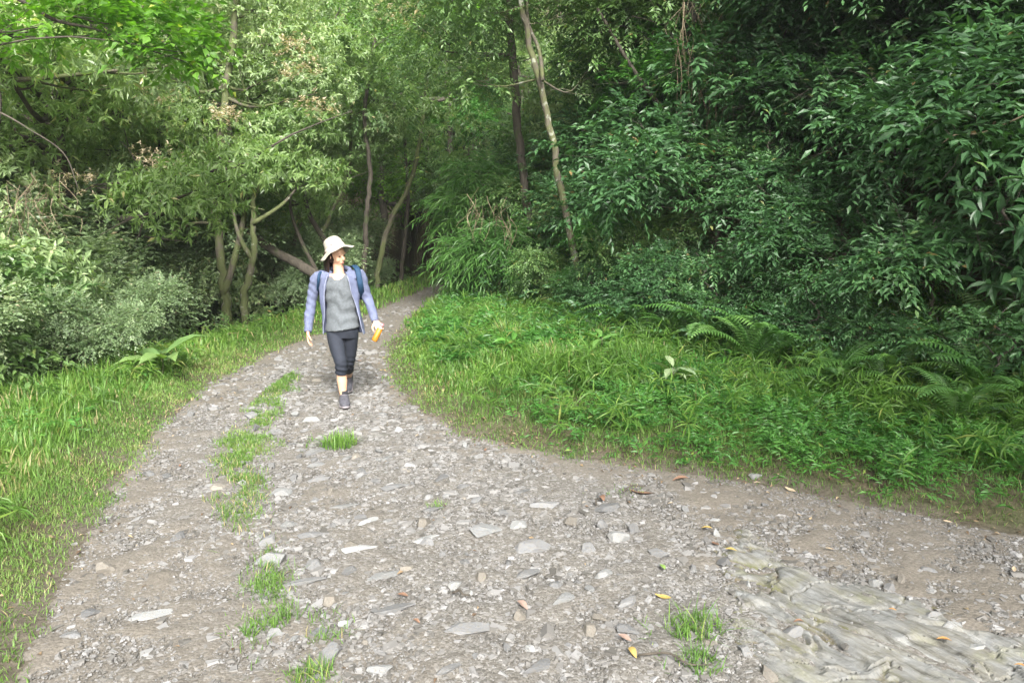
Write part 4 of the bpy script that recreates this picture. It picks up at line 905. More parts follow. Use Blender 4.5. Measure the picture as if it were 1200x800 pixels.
# trees on and behind the bank
rgq = np.random.default_rng(388)
cand = np.stack([rgq.uniform(-2, 17, 6000), rgq.uniform(0, 32, 6000)], -1); pts = []
dd = oR(cand[:, 0], cand[:, 1]); ok = (dd > 2.2) & (dd < 12) & (visible(cand[:, 0], cand[:, 1], 260) | (cand[:, 0] < 11))  # also adds trees out of view on the right, whose shadows darken the bank
proto_tree('tdark', 'darkfine', 6.0, rclumps(rgp, 15, 2.2, 1.6, 6.2, .6, 1.1, .6), 4200, 'bark_dark', 540, 1.1)
for (x, y), d in zip(cand[ok], dd[ok]):
    if y < 9.5 and visible(np.array([x]), np.array([y]), 330)[0]: continue
    if all((x - a) ** 2 + (y - b) ** 2 > 2.1 ** 2 for a, b in pts):
        pts.append((x, y)); k = 'tdark' if x > 2 else rgq.choice(['tlance', 'tmid', 'tpale'])
        s = rgq.uniform(.85, 1.15)
        lab = {'tdark': 'shaded dark leaved tree standing on top of the bank', 'tmid': 'mid green tree standing on top of the bank', 'tlance': 'long leaved tree behind the far end of the bank', 'tpale': 'pale leaved tree behind the far end of the bank'}[k]
        use(k, x, y, s, rgq.uniform(0, 6.3), lab, {'tdark': 'dark trees on the bank', 'tmid': 'mid green trees on the bank', 'tlance': 'long leaved trees behind the bank', 'tpale': 'pale trees behind the bank'}[k])
for j, (x, y, s, lab) in enumerate([(8.6, 1.4, 1.35, 'tall dark tree added out of view beside the viewpoint to shade the bank'), (6.6, -1.2, 1.25, 'tall dark tree added on the right just behind the viewpoint for its shade'), (11.0, 3.6, 1.5, 'tall dark tree added high on the bank right of the picture for shade')]):  # unseen trees added to cast shade on the right bank
    use('tdark', x, y, s, j * 1.3, lab, None)
for k, (o, u) in list(PROTO.items()):
    if not u:
        for c in list(o.children): bpy.data.objects.remove(c)
        bpy.data.objects.remove(o)
print('veg counts', nb, nl, len(pts))
# far wood on the hillside (one mass)
def far_wood():
    rg = np.random.default_rng(99); n = 24000
    x = rg.uniform(-60, 40, n * 3); y = rg.uniform(26, 62, n * 3); k = visible(x, y, 250); x, y = x[k][:n], y[k][:n]; n = len(x)
    z = terrain(x, y) + rg.random(n) ** .7 * 7.5 * (.4 + fbm(x * .35, y * .35, 55))
    D = norm(rg.normal(size=(n, 3)) + np.array([0, -.6, .4]))
    V, F, T = sprays(np.stack([x, y, z], -1), D, 'pale', rg, 3.0)
    tag(mesh_np('far_wood', V, [F], MATS['leaf_fresh'], tone=[T]), 'far off mass of woodland filling the hillside behind the trees', 'woodland', kind='stuff')
far_wood()
#==DETAIL==
# ------------------------------------------------------------------ ferns, seedlings, vines, fallen leaves, sticks
def fern_mesh(seed, nf=9, L=.55, mat='fern_leaves'):
    rg = np.random.default_rng(seed); Vs = []; Fs = []; Ts = []; n0 = 0; mb = []
    for f in range(nf):
        a = f / nf * 6.283 + rg.uniform(-.3, .3); l = L * rg.uniform(.7, 1.15); el = rg.uniform(.75, 1.25)
        t = np.linspace(0, 1, 26); ang = el - t * (el + rg.uniform(.1, .9)) * t ** .3
        step = l / 25; r = np.concatenate([[0], np.cumsum(np.cos(ang[:-1]) * step)]); z = np.concatenate([[0], np.cumsum(np.sin(ang[:-1]) * step)])
        P = np.stack([np.cos(a) * r, np.sin(a) * r, z], -1); T = norm(np.gradient(P, axis=0)); S = norm(np.cross(T, [0, 0, 1.0])); U = np.cross(S, T)
        V, Q, Tr = tube(P[::3], np.linspace(.004, .0015, len(P[::3])), 4); Vs.append(V); Fs.append(np.vstack([np.stack([q[[0, 1, 2]], q[[0, 2, 3]]]) for q in Q]) + n0); Ts.append(np.full(len(Fs[-1]), .3)); n0 += len(V)
        for s in (-1, 1):
            pos = P[3:]; tt = t[3:]; pl = l * .20 * np.sin(np.clip(tt * 1.02, 0, 1) * math.pi) ** .7 * (1 - .35 * tt) + .008
            d = S[3:] * s + T[3:] * .35 - U[3:] * .15; M = frames(d, U[3:] + rg.normal(0, .1, (len(pos), 3)), pl * 0 + l * .030, pl, pl)
            V, F = inst(LEAF5[0], LEAF5[1], M, pos, n0); Vs.append(V); Fs.append(F); Ts.append(np.full(len(F), rg.uniform(.2, .8))); n0 += len(V)
    return mesh_np('fern', np.vstack(Vs), [np.vstack(Fs)], MATS[mat], tone=[np.concatenate(Ts)], link=False)
FERN = [fern_mesh(s) for s in (1, 2, 3)]
FL = [(1040, 452, 1.0, 'fern with one tall arched frond at the lower right of the bank'), (1004, 402, 1.1, 'upright fern in the dark thicket right of the bank centre'), (948, 402, 1.0, 'fern leaning over the weeds left of the tall arched one'), (880, 425, 1.1, 'fern at the foot of the bank below the dark shrubs'),
      (832, 402, 1.2, 'bright fern standing between the two pale seedlings and the dark shrubs'), (790, 395, .9, 'fern behind the large leaved seedling'), (745, 388, 1.0, 'fern at the foot of the bank right of the spotted trunk'), (712, 378, .8, 'small fern just right of the spotted trunk base'),
      (1090, 430, .9, 'dim fern under the shrubs near the right edge'), (1150, 470, 1.0, 'fern at the right edge above the weeds'), (620, 352, 1.1, 'fern left of the spotted trunk in tall grass'), (585, 335, 1.3, 'bright arching fern on the inside of the bend'),
      (560, 318, 1.3, 'large pale fern at the tip of the bend'), (602, 318, 1.5, 'tall fern behind the grass of the bend'), (645, 340, 1.0, 'dark fern behind the spotted tree'), (770, 352, 1.1, 'fern high on the bank above the seedlings'), (905, 372, 1.0, 'fern high on the bank among dark leaves'), (1185, 415, 1.0, 'fern high on the bank at the right edge'),
      (975, 452, .8, 'small fern standing in the weeds below the bank'), (1120, 495, .8, 'small fern among weeds at the right')]
rgf = np.random.default_rng(5)
def ground_at(px, py):
    """march the pixel ray to the terrain"""
    d = ray(px, py); t = 2.0
    while t < 60:
        q = d * t; 
        if CAMH + q[2] < tz(q[0], q[1]): break
        t += .03
    return q[0], q[1]
for i, (px, py, s, lab) in enumerate(FL):
    x, y = ground_at(px, py + (16 if py > 380 else 6)); o = bpy.data.objects.new('fern', FERN[i % 3]); COL.objects.link(o); o.location = (x, y, tz(x, y) - .02 + (.14 if py > 380 else .2)); s *= 1.5
    o.scale = (s, s, s); o.rotation_euler = (rgf.uniform(-.15, .25), rgf.uniform(-.3, .1), rgf.uniform(0, 6.3)); tag(o, lab, 'fern', 'ferns at the foot of the bank')
def seedling(px, py, h, nleaf, L, wr, mat, seed, label, name='leafy_plant'):
    x, y = ground_at(px, py); rg = np.random.default_rng(seed); root = empty(name, (x, y, tz(x, y))); tag(root, label, 'plant')
    top = np.array([rg.normal(0, .05), -.05, h]); mb = MB(); sp = spline([(0, 0, -.05), (.02, 0, h * .5), top], 8); mb.tube(sp, np.linspace(.008, .004, 8), 6); mb.build('stem', MATS['bark_mossy'], root)
    k = np.arange(nleaf); tpos = 1 - .6 * (k / nleaf) ** 1.5; pos = np.stack([np.interp(tpos, np.linspace(0, 1, 8), sp[:, c]) for c in range(3)], -1)
    a = k * 2.4 + rg.uniform(0, 6); el = rg.uniform(-.2, .6, nleaf); d = np.stack([np.cos(a) * np.cos(el), np.sin(a) * np.cos(el), np.sin(el)], -1); l = L * rg.uniform(.7, 1.15, nleaf)
    M = frames(d, np.array([[0, 0, 1.0]]) + rg.normal(0, .2, (nleaf, 3)), l * wr, l, l); V, F = inst(LEAF9[0], LEAF9[1], M, pos + d * .02)
    mesh_np('leaves', V, [F], MATS[mat], root, tone=[np.repeat(rg.uniform(.4, .9, nleaf), len(LEAF9[1]))])
seedling(785, 462, .26, 9, .22, .42, 'leaf_grey', 1, 'pale seedling with large oval leaves at the foot of the bank')
seedling(703, 425, .28, 10, .24, .36, 'fern_leaves', 2, 'broad leaved seedling right of the spotted trunk')
seedling(590, 430, .30, 12, .20, .35, 'weed_leaves', 3, 'leafy seedling standing in the tall grass of the bend')
seedling(572, 392, .34, 10, .2, .35, 'weed_leaves', 4, 'taller leafy seedling further back in the grass of the bend')
seedling(850, 438, .25, 9, .16, .3, 'weed_leaves', 5, 'small seedling below the dark shrubs beside a fern')
seedling(190, 440, .25, 7, .42, .5, 'leaf_mid', 6, 'broad leaf plant at the gully edge of the left verge')
# glossy branch hanging in at the right edge
tree('glossy_shrub', 'glossy large leaved shrub with blue green leaves at the right edge', 'shrub', [np.array([5.0, 6.6, tz(5.0, 6.6) - .1]), Wp(1215, 380, 6.4), Wp(1195, 300, 6.2), Wp(1180, 250, 6.0)], [.03, .025, .02, .012],
     clumps_px([(1165, 262, 6.1, 48, 30), (1190, 225, 6.1, 40, 26), (1150, 300, 6.2, 36, 24), (1195, 330, 6.2, 40, 34), (1205, 180, 6.2, 34, 26)]), 'glossy', 75, 'bark_dark', 601, scale=.85)
mb = MB(); b0 = Wp(1230, 120, 6.6)
mb.tube(spline([Wp(1230, 120, 6.6) - b0, Wp(1190, 140, 6.6) - b0, Wp(1150, 156, 6.7) - b0, Wp(1120, 158, 6.7) - b0, Wp(1104, 168, 6.7) - b0], 24), np.linspace(.010, .004, 24), 6)
o = mb.build('bare_twig', MATS['dry_stems']); o.location = b0; tag(o, 'bare pale twig curving through the dark leaves at the right', 'twig')
o.data.attributes.new('tone', 'FLOAT', 'FACE').data.foreach_set('value', np.full(len(o.data.polygons), .7, np.float32))
# dry hanging stems
def dry_bundle(cx, cy, Y, wpx, hpx, n, seed, label):
    rg = np.random.default_rng(seed); mb = MB(); b = Wp(cx, cy - hpx * .5, Y)
    for k in range(n):
        x0 = rg.uniform(-.5, .5) * wpx; l = rg.uniform(.25, .9) * hpx; y0 = rg.uniform(-.3, .7) * hpx; p0 = Wp(cx + x0, cy - hpx * .5 + y0, Y + rg.normal(0, .15)); p2 = Wp(cx + x0 + rg.normal(0, wpx * .22), cy - hpx * .5 + y0 + l, Y + rg.normal(0, .2)); m = (p0 + p2) / 2 + rg.normal(0, .09, 3)
        mb.tube(spline([p0 - b, m - b, p2 - b], 7), np.linspace(.005, .002, 7) * rg.uniform(.5, 1.5), 4)
    o = mb.build('dry_stems', MATS['dry_stems'], smooth=False); o.location = b; tag(o, label, 'dry stems')
    a = o.data.attributes.new('tone', 'FLOAT', 'FACE'); a.data.foreach_set('value', rg.random(len(o.data.polygons)).astype(np.float32))
dry_bundle(845, 95, 9.9, 70, 120, 42, 1, 'curtain of dry tan stems hanging in front of the crooked tree')
dry_bundle(812, 60, 9.8, 40, 130, 22, 2, 'pale hanging creeper stems along the crooked trunk')
dry_bundle(560, 250, 11.9, 26, 45, 16, 3, 'brown dead fern stems hanging left of the spotted tree')
dry_bundle(590, 255, 11.9, 20, 40, 14, 4, 'small tuft of brown dead stems between the two central trunks')
dry_bundle(40, 250, 9.0, 70, 60, 50, 5, 'dry brown tangle of twigs above the gully at the left edge')
# buff flower heads on the left crowns
def flowers(px, py, Y, r, n, seed, label):
    rg = np.random.default_rng(seed); c = Wp(px, py, Y); P = rg.normal(0, r, (n, 3)) * [1, 1, .5]; D = norm(P + [0, -.3, 1])
    V, F, T = sprays(P, D, 'pale', rg, .55); o = mesh_np('flower_cluster', V, [F], MATS['flower_buff'], tone=[T]); o.location = tuple(c); tag(o, label, 'flowers')
for i, (px, py, Y, r, lab) in enumerate([(345, 60, 11.9, .10, 'buff flower head near the top, upper one of two'), (352, 88, 11.9, .11, 'buff flower head just below the uppermost one'), (185, 118, 11.7, .10, 'buff flower head on the pale crown left of the mossy trunk'), (180, 192, 11.3, .14, 'wide buff flower head low on the left crown'),
        (462, 12, 14.4, .16, 'buff flower head at the top edge left of centre'), (372, 130, 11.6, .10, 'buff flower head on the pale crown above the sun hat'), (508, 40, 14, .12, 'reddish buff flower head between centre crowns'), (265, 140, 11.6, .08, 'small buff flower head beside the mossy trunk'), (480, 20, 14.2, .14, 'buff flower head next to the one at the top edge'), (90, 215, 10.5, .12, 'buff flower head over the gully shrubs')]):
    flowers(px, py, Y - .5, r * 1.4, 45, 700 + i, lab)
# fallen leaves
def dead_leaf(seed):
    rg = np.random.default_rng(seed); n = 9; t = np.linspace(0, 1, n); w = .24 * np.sin(np.clip(t, .02, .98) * math.pi) ** .8 * (1 - .25 * t); cu = rg.uniform(-.25, .45); ed = rg.uniform(.1, .6)
    V = []; 
    for i in range(n):
        z = cu * math.sin(t[i] * 3.1) * .5
        for s in (-1, -.5, 0, .5, 1): V.append((s * w[i], t[i] - .5, z + ed * w[i] * s * s + .01 * rg.normal()))
    Q = [(i * 5 + k, i * 5 + k + 1, (i + 1) * 5 + k + 1, (i + 1) * 5 + k) for i in range(n - 1) for k in range(4)]
    return np.array(V), np.array(Q)
for nm, c in (('yellow', (.32, .23, .07)), ('brown', (.17, .10, .065)), ('tan', (.33, .265, .18)), ('orange', (.34, .18, .06)), ('pinkish', (.22, .155, .125)), ('green', (.16, .26, .06))): plain('leaf_' + nm, c, .6, .25, 30, .3, 80)
DL = [dead_leaf(s) for s in range(6)]; DM = {}
def fallen(px, py, c, s, rz, k, label, group=None, xy=None):
    x, y = xy or at(px, py)
    if (k, c) not in DM: DM[(k, c)] = mesh_np('fallen_leaf', DL[k][0], [DL[k][1]], MATS['leaf_' + c], smooth=True, link=False)
    o = bpy.data.objects.new('fallen_leaf', DM[(k, c)]); COL.objects.link(o); o.location = (x, y, float(surf(np.array([x]), np.array([y]))[0][0]) + .02); s *= .8; o.scale = (s, s, s); o.rotation_euler = (rgf.uniform(-.2, .2), rgf.uniform(-.25, .25), rz)
    tag(o, label or f'small {c} fallen leaf scattered along the edge of the track', 'fallen leaf', group and group.replace('small', 'small ' + c))
for a in [(856, 652, 'yellow', .075, 1.4, 0, 'bright yellow leaf lying at the upper tip of the bedrock'), (828, 622, 'yellow', .08, 1.2, 1, 'yellow leaf on the leaf litter above the bedrock tip'), (838, 640, 'brown', .09, .3, 2, 'curled brown leaf in the litter at the bedrock tip'), (777, 702, 'yellow', .10, 1.2, 3, 'curled yellow leaf on the gravel left of the bedrock'),
          (741, 768, 'yellow', .085, .3, 4, 'yellow leaf standing on edge near the bottom of the track'), (776, 668, 'green', .08, .2, 0, 'green leaf lying on the gravel'), (936, 733, 'brown', .06, 1.5, 5, 'round reddish brown leaf on the middle of the bedrock'), (1105, 762, 'orange', .075, 1.4, 1, 'orange leaf on the bedrock near the pebbles'),
          (972, 648, 'tan', .065, 1.6, 2, 'pale dry leaf on the dirt above the bedrock'), (926, 577, 'tan', .10, .7, 3, 'long pale dry leaf below the right verge'), (1195, 792, 'orange', .06, 1, 4, 'orange leaf in the lower right corner'), (1045, 724, 'orange', .04, 1, 0, 'tiny orange leaf on the ribbed bedrock'),
          (752, 580, 'brown', .20, 1.2, 3, 'long curled strip of brown bark like leaf below the verge'), (705, 588, 'brown', .12, .2, 5, 'curled brown leaf left of the long curled strip'), (797, 566, 'brown', .14, 1.5, 1, 'dark brown dry leaf right of the long curled strip'), (565, 678, 'green', .05, .8, 2, 'greenish leaf scrap near the yellowish stone'),
          (488, 732, 'brown', .05, 1, 4, 'small brown leaf in the gravel of the lower middle'), (612, 712, 'pinkish', .09, .7, 5, 'pinkish dry leaf next to the beige stone'), (732, 750, 'pinkish', .08, .9, 0, 'pink brown leaf beside the dark flat stone'), (1052, 520, 'tan', .06, 1, 1, 'dry leaf caught on the right weeds')]:
    fallen(*a)
rgl = np.random.default_rng(41); xs = rgl.uniform(-2.5, 6, 900); ys = rgl.uniform(2.4, 10, 900); q = sR(xs, ys); ok = visible(xs, ys) & (sL(xs, ys) > 0) & (rgl.random(900) < .25 * np.exp(-((q - .1) / .35) ** 2) + .03)
for x, y in list(zip(xs[ok], ys[ok]))[:75]:
    fallen(0, 0, ['brown', 'tan', 'pinkish', 'yellow', 'tan', 'brown'][int(rgl.integers(6))], rgl.uniform(.035, .075), rgl.uniform(0, 6.3), int(rgl.integers(6)), None, 'small fallen leaves scattered on the track', (x, y))
# sticks
for px, py, l, rz, lab in [(745, 577, .22, .5, 'bent brown stick below the right verge'), (790, 780, .30, -.35, 'thin dark twig near the green tuft by the bedrock'), (700, 592, .10, 1.3, 'short curved brown stick left of the bent stick'), (975, 672, .10, .9, 'short twig on the bedrock edge'), (540, 700, .09, -.4, 'little twig in the gravel')]:
    x, y = at(px, py); mb = MB(); mb.tube(spline([(-l / 2, 0, 0), (-l * .1, l * .08, .02), (l * .2, -.01, .012), (l / 2, l * .1, .005)], 12), np.linspace(.006, .003, 12), 6, .3, 3)
    o = mb.build('stick', MATS['bark_dark']); o.location = (x, y, tz(x, y) + .022); o.rotation_euler = (0, 0, rz); tag(o, lab, 'stick')

# ------------------------------------------------------------------ own label for every copied shrub and tree: row and order from the left
ORD = 'first second third fourth fifth sixth seventh eighth ninth tenth eleventh twelfth thirteenth fourteenth fifteenth sixteenth seventeenth eighteenth nineteenth twentieth'.split()
def relabel():
    by = {}
    for o in SC.objects:
        if o.parent is None and o.get('group') and o.name.split('.')[0] in ('shrub', 'forest_tree'): by.setdefault(o['group'], []).append(o)
    for g, L in by.items():
        L.sort(key=lambda o: o.location.y); n = len(L); k = max(1, math.ceil(n / 9)); names = {1: ['group'], 2: ['nearer row', 'farther row'], 3: ['nearest row', 'middle row', 'farthest row'], 4: ['nearest row', 'second row', 'third row', 'farthest row']}[min(k, 4)]; k = min(k, 4)
        for r in range(k):
            row = L[r * n // k:(r + 1) * n // k]; row.sort(key=lambda o: o.location.x / max(.5, o.location.y))
            for i, o in enumerate(row):
                what = {'dark drooping shrubs covering the bank': 'dark broad leaved drooping shrub on the bank', 'spreading dark shrubs covering the bank': 'low dark long leaved shrub on the bank', 'fresh green shrubs on the bank': 'fresh green narrow leaved shrub on the bank', 'small leaved shrubs on the bank': 'mid green small leaved shrub on the bank', 'pale shrubs at the far end of the bank': 'pale leaved shrub on the bank',
                        'bushy grey green shrubs in the gully': 'bushy grey green shrub in the gully', 'twiggy shrubs in the gully': 'tall twiggy shrub in the gully', 'drooping shrubs in the gully': 'mid green drooping shrub in the gully', 'pale whorled shrubs in the gully': 'pale whorled leaved shrub in the gully'}.get(g, g.replace('trees', 'tree'))
                o['label'] = f"{what}, {ORD[i]} from the left in its {names[r]}" if len(row) > 1 else f"{what}, alone in its {names[r]}"
relabel()
# ------------------------------------------------------------------ the walker
def remesh(o, voxel, smooth=3, disp=None):
    m = o.modifiers.new('r', 'REMESH'); m.mode = 'VOXEL'; m.voxel_size = voxel; m.use_smooth_shade = True
    if smooth:
        s = o.modifiers.new('s', 'SMOOTH'); s.factor = .5; s.iterations = smooth
    dg = bpy.context.evaluated_depsgraph_get(); dg.update()
    me = bpy.data.meshes.new_from_object(o.evaluated_get(dg)); mats = list(o.data.materials); o.modifiers.clear(); old = o.data; o.data = me
    me.materials.clear()
    for mt in mats: me.materials.append(mt)
    n = len(me.vertices); co = np.empty(n * 3, np.float32); me.vertices.foreach_get('co', co); co = co.reshape(-1, 3)
    if disp is not None:
        no = np.empty(n * 3, np.float32); me.vertices.foreach_get('normal', no); no = no.reshape(-1, 3)
        co = co + no * disp(co)[:, None]; me.vertices.foreach_set('co', co.astype(np.float32).ravel())
    me.polygons.foreach_set('use_smooth', np.ones(len(me.polygons), bool)); me.update(); bpy.data.meshes.remove(old)
    return o
def loft(mb, pts, rx, ry=None, segs=20, ref=(1, 0, 0), n=None, cap=True):
    pts = np.asarray(pts, float); rx = np.asarray(rx, float); ry = rx if ry is None else np.asarray(ry, float)
    if n:
        t = np.linspace(0, 1, n); t0 = np.linspace(0, 1, len(rx)); pts = spline(pts, n)
        rx = np.interp(t, t0, rx); ry = np.interp(t, t0, ry)
    T = norm(np.gradient(pts, axis=0)); ref = np.array(ref, float); V = []; m = len(pts); th = np.arange(segs) / segs * 2 * math.pi
    for i in range(m):
        a = norm(ref - T[i] * (ref @ T[i])); b = np.cross(T[i], a)
        V.append(pts[i] + np.outer(np.cos(th) * rx[i], a) + np.outer(np.sin(th) * ry[i], b))
    V = np.vstack(V + [pts[0][None], pts[-1][None]]); Q = []; Tt = []
    for i in range(m - 1):
        for k in range(segs): Q.append((i * segs + k, i * segs + (k + 1) % segs, (i + 1) * segs + (k + 1) % segs, (i + 1) * segs + k))
    for k in range(segs):
        Tt.append((m * segs, (k + 1) % segs, k)); Tt.append((m * segs + 1, (m - 1) * segs + k, (m - 1) * segs + (k + 1) % segs))
    mb.add(V, Q, Tt)
def ell(mb, c, r, M=None):
    v, f = ICO3; v = v * np.array(r)
    if M is not None: v = v @ np.array(M).T
    mb.add(v + np.array(c), None, f)
plain('skin', (.56, .34, .23), .5, .08, 25, .1, 200, .4)
plain('skin_leg', (.52, .32, .21), .5, .08, 25)
plain('jacket_cloth', (.115, .133, .21), .85, .10, 14, .4, 260)
plain('shirt_cloth', (.10, .112, .122), .9, .16, 60, .4, 300)
plain('trouser_cloth', (.018, .022, .032), .8, .25, 10, .3, 300)
plain('hat_cloth', (.33, .31, .26), .9, .06, 20, .5, 260)
plain('hat_band', (.50, .43, .38), .9, .1, 30)
plain('hair', (.025, .015, .012), .5, .3, 60)
plain('pack_cloth', (.012, .04, .085), .7, .2, 20, .4, 200)
plain('shoe_mesh', (.075, .075, .09), .8, .35, 60, .5, 200)
plain('shoe_sole', (.20, .18, .19), .8, .15, 40)
plain('sock', (.03, .03, .035), .9)
plain('lip', (.42, .14, .12), .5); plain('eye_dark', (.02, .012, .01), .2)
plain('badge_pink', (.55, .30, .45), .8)
plain('juice', (.42, .17, .02), .25, .08, 10, 0, 60, .6); plain('cap_pink', (.55, .20, .22), .5); plain('zip', (.22, .24, .32), .5)
def bottle_mat():
    m, nt, b = newmat('clear_plastic'); b.inputs['Base Color'].default_value = (.9, .9, .9, 1); b.inputs['Roughness'].default_value = .12
    b.inputs['Transmission Weight'].default_value = 0.8; b.inputs['IOR'].default_value = 1.2; MATS['clear'] = m
bottle_mat()
def person():
    WX, WY = at(402, 475); base = np.array([WX, WY, tz(WX, WY) + .01]); UB = .16
    def p(px, py, dy=UB): return atd(px, py, WY + dy) - base
    root = empty('person', tuple(base)); tag(root, 'woman in pale sun hat and blue jacket walking towards the camera on the stony track', 'person')
    neck = p(397, 319, UB + .01); 
    # --- continuous skin body
    mb = MB()
    loft(mb, [p(401, 390), p(401, 380), p(400, 362), p(399, 345), p(398, 330), p(398, 321)], [.12, .14, .125, .135, .135, .08], [.10, .105, .09, .10, .095, .06], n=16)
    loft(mb, [p(398, 326), p(397, 319), p(396, 309)], [.062, .050, .050], [.06, .052, .055], n=6)
    RS, RE, RW = p(373, 325), p(365, 355, UB + .03), p(361, 388, UB - .06)
    LS, LE, LW = p(421, 323), p(431, 350, UB + .05), p(440, 376, UB - .10)
    loft(mb, [p(388, 325), RS, RE, p(362.5, 372, UB), RW], [.045, .044, .036, .032, .025], n=18, segs=14, ref=(0, 1, 0))
    loft(mb, [p(408, 324), LS, LE, p(436, 364, UB - .02), LW], [.045, .044, .036, .032, .025], n=18, segs=14, ref=(0, 1, 0))
    RH, RK, RA = p(392, 388), p(400, 428, .04), p(402, 461, .04)
    LH = p(411, 388); LK = p(408, 429, .28); LA = np.array([p(410, 450, .66)[0], .62, .15])
    loft(mb, [RH, p(394.5, 405, .08), p(399.5, 424, .0), p(400, 437, .03), p(401, 447, .04), RA, p(403, 470, .03)], [.066, .060, .048, .047, .050, .034, .032], n=30)
    loft(mb, [LH, p(410.5, 406, .20), p(408.5, 426, .28), LK * .6 + LA * .4, (LK + LA) / 2 + np.array([0, .01, 0]), LA], [.065, .058, .046, .046, .048, .036], n=28, ref=(1, 0, 0))
    # head (faces -Y before it is turned)
    MH = np.array((Matrix.Rotation(R(54), 3, 'Z') @ Matrix.Rotation(R(-9), 3, 'Y') @ Matrix.Rotation(R(12), 3, 'X')))
    hc = p(394.5, 298, UB - .02)
    def hp(x, y, z): return MH @ np.array([x, y, z]) + hc
    ell(mb, hp(0, .012, .015), (.074, .092, .10), MH); ell(mb, hp(0, -.02, -.045), (.055, .062, .068), MH)
    ell(mb, hp(0, -.052, -.095), (.024, .022, .018), MH); loft(mb, [hp(0, -.072, .012), hp(0, -.084, -.010), hp(0, -.094, -.028), hp(0, -.084, -.040)], [.006, .009, .012, .010], [.008, .010, .010, .006], n=10, segs=12)
    for s in (-1, 1):
        ell(mb, hp(s * .030, -.050, -.036), (.028, .026, .030), MH); ell(mb, hp(s * .075, .012, -.01), (.010, .020, .030), MH); ell(mb, hp(s * .028, -.066, .020), (.026, .012, .010), MH)
    ell(mb, hp(0, -.070, -.066), (.024, .014, .016), MH)
    # hands
    def hand(wr, d, fw, th, curl, side, grip=None):
        """wr wrist, d pointing direction, fw: palm facing direction, th: thumb direction"""
        d = norm(np.array(d, float)); fw = norm(np.array(fw, float) - d * (np.array(fw, float) @ d)); s = norm(np.cross(d, fw)); s = s if s @ np.array(th) > 0 else -s
        loft(mb, [wr - d * .01, wr + d * .03, wr + d * .065, wr + d * .085], [.024, .036, .040, .036], [.018, .016, .015, .012], n=8, segs=14, ref=tuple(s))
        for k, (off, L) in enumerate(((.030, .070), (.010, .078), (-.010, .072), (-.029, .056))):
            q = wr + d * .08 + s * off; pts = [q - d * .02, q]; a = 0
            for j, fr in enumerate((.45, .32, .23)):
                a += curl * (1.0, 1.1, .8)[j] + k * .04
                q = q + (d * math.cos(a) + fw * math.sin(a)) * L * fr + s * off * .03; pts.append(q)
            loft(mb, pts, [.0095, .0095, .0085, .0078, .0062], n=12, segs=10, ref=tuple(s))
        q = wr + d * .025 + s * .028; e1 = q + (d * .6 + s * .75 + fw * .3) * .035; e2 = e1 + (d * .85 + s * .15 + fw * .5) * .028; e3 = e2 + (d * .9 + fw * .45 - s * .1) * .02
        loft(mb, [q, e1, e2, e3], [.013, .011, .009, .007], n=10, segs=10, ref=tuple(fw))
    hand(RW, p(361, 402, UB - .07) - RW, (1, .25, 0), (0, -1, 0), .30, 1)
    grip_d = p(446, 386, UB - .16) - LW
    hand(LW, grip_d, (-.35, .8, -.3), (-.6, -.5, .6), .62, -1)
    body = mb.build('body', MATS['skin'], root); remesh(body, .004, 5)
    # --- face details
    for s in (-1, 1):
        e = MB(); ell(e, hp(s * .029, -.0745, .002), (.011, .005, .0045), MH); e.build('eye', MATS['eye_dark'], root)
    e = MB(); ell(e, hp(0, -.0835, -.066), (.019, .004, .0045), MH); e.build('lips', MATS['lip'], root)
    # --- hair: bob under the hat
    h = MB(); ell(h, hp(0, .035, .0), (.088, .088, .105), MH)
    for k in range(22):
        a = R(-5 + k * 190 / 21); x, y = math.cos(a) * .088, .025 + math.sin(a) * .082
        ln = .185 + .012 * math.sin(k * 2.1); pts = [hp(x, y, .01), hp(x * 1.06, y * 1.04 + .004, -ln * .5), hp(x * .98, y + .006, -ln)]
        loft(h, pts, [.019, .019, .007], n=7, segs=8)
    remesh(h.build('hair', MATS['hair'], root), .005, 1)
    # --- sun hat
    MT = np.array(Matrix.Rotation(R(40), 3, 'Z') @ Matrix.Rotation(R(-8), 3, 'X')); ROLL = np.array(Matrix.Rotation(R(-21), 3, 'Y'))
    MT = ROLL @ MT; ht = hc + np.array([-.01, .005, .045])
    prof = [(.0, .128), (.035, .127), (.066, .118), (.084, .095), (.091, .055), (.094, .02), (.098, .004), (.118, -.006), (.142, -.020), (.166, -.036), (.178, -.046)]
    seg = 56; V = []; th = np.arange(seg) / seg * 2 * math.pi
    for j, (r, z) in enumerate(prof):
        wv = (max(0, r - .10) / .08); zz = z + wv * (.014 * np.sin(3 * th + 1.0) + .007 * np.sin(7 * th))
        cr = 1 + (.03 * np.sin(5 * th + j) if 0 < j < 6 else 0)
        V.append(np.stack([np.cos(th) * r * cr, np.sin(th) * r * cr * 1.06, zz + 0 * th], -1))
    V = np.vstack(V); Q = [(j * seg + k, (j + 1) * seg + k, (j + 1) * seg + (k + 1) % seg, j * seg + (k + 1) % seg) for j in range(len(prof) - 1) for k in range(seg)]
    mbh = MB(); mbh.add(V @ MT.T + ht, Q); hat = mbh.build('sun_hat', MATS['hat_cloth'], root)
    sm = hat.modifiers.new('s', 'SOLIDIFY'); sm.thickness = .005; hat.modifiers.new('b', 'SUBSURF').render_levels = 1
    b = MB(); V = np.vstack([np.stack([np.cos(th) * r, np.sin(th) * r * 1.06, z + 0 * th], -1) for r, z in ((.098, .008), (.0985, .018), (.0975, .030), (.094, .031))])
    b.add(V @ MT.T + ht, [(j * seg + k, j * seg + (k + 1) % seg, (j + 1) * seg + (k + 1) % seg, (j + 1) * seg + k) for j in range(3) for k in range(seg)]); b.build('hat_band', MATS['hat_band'], hat)
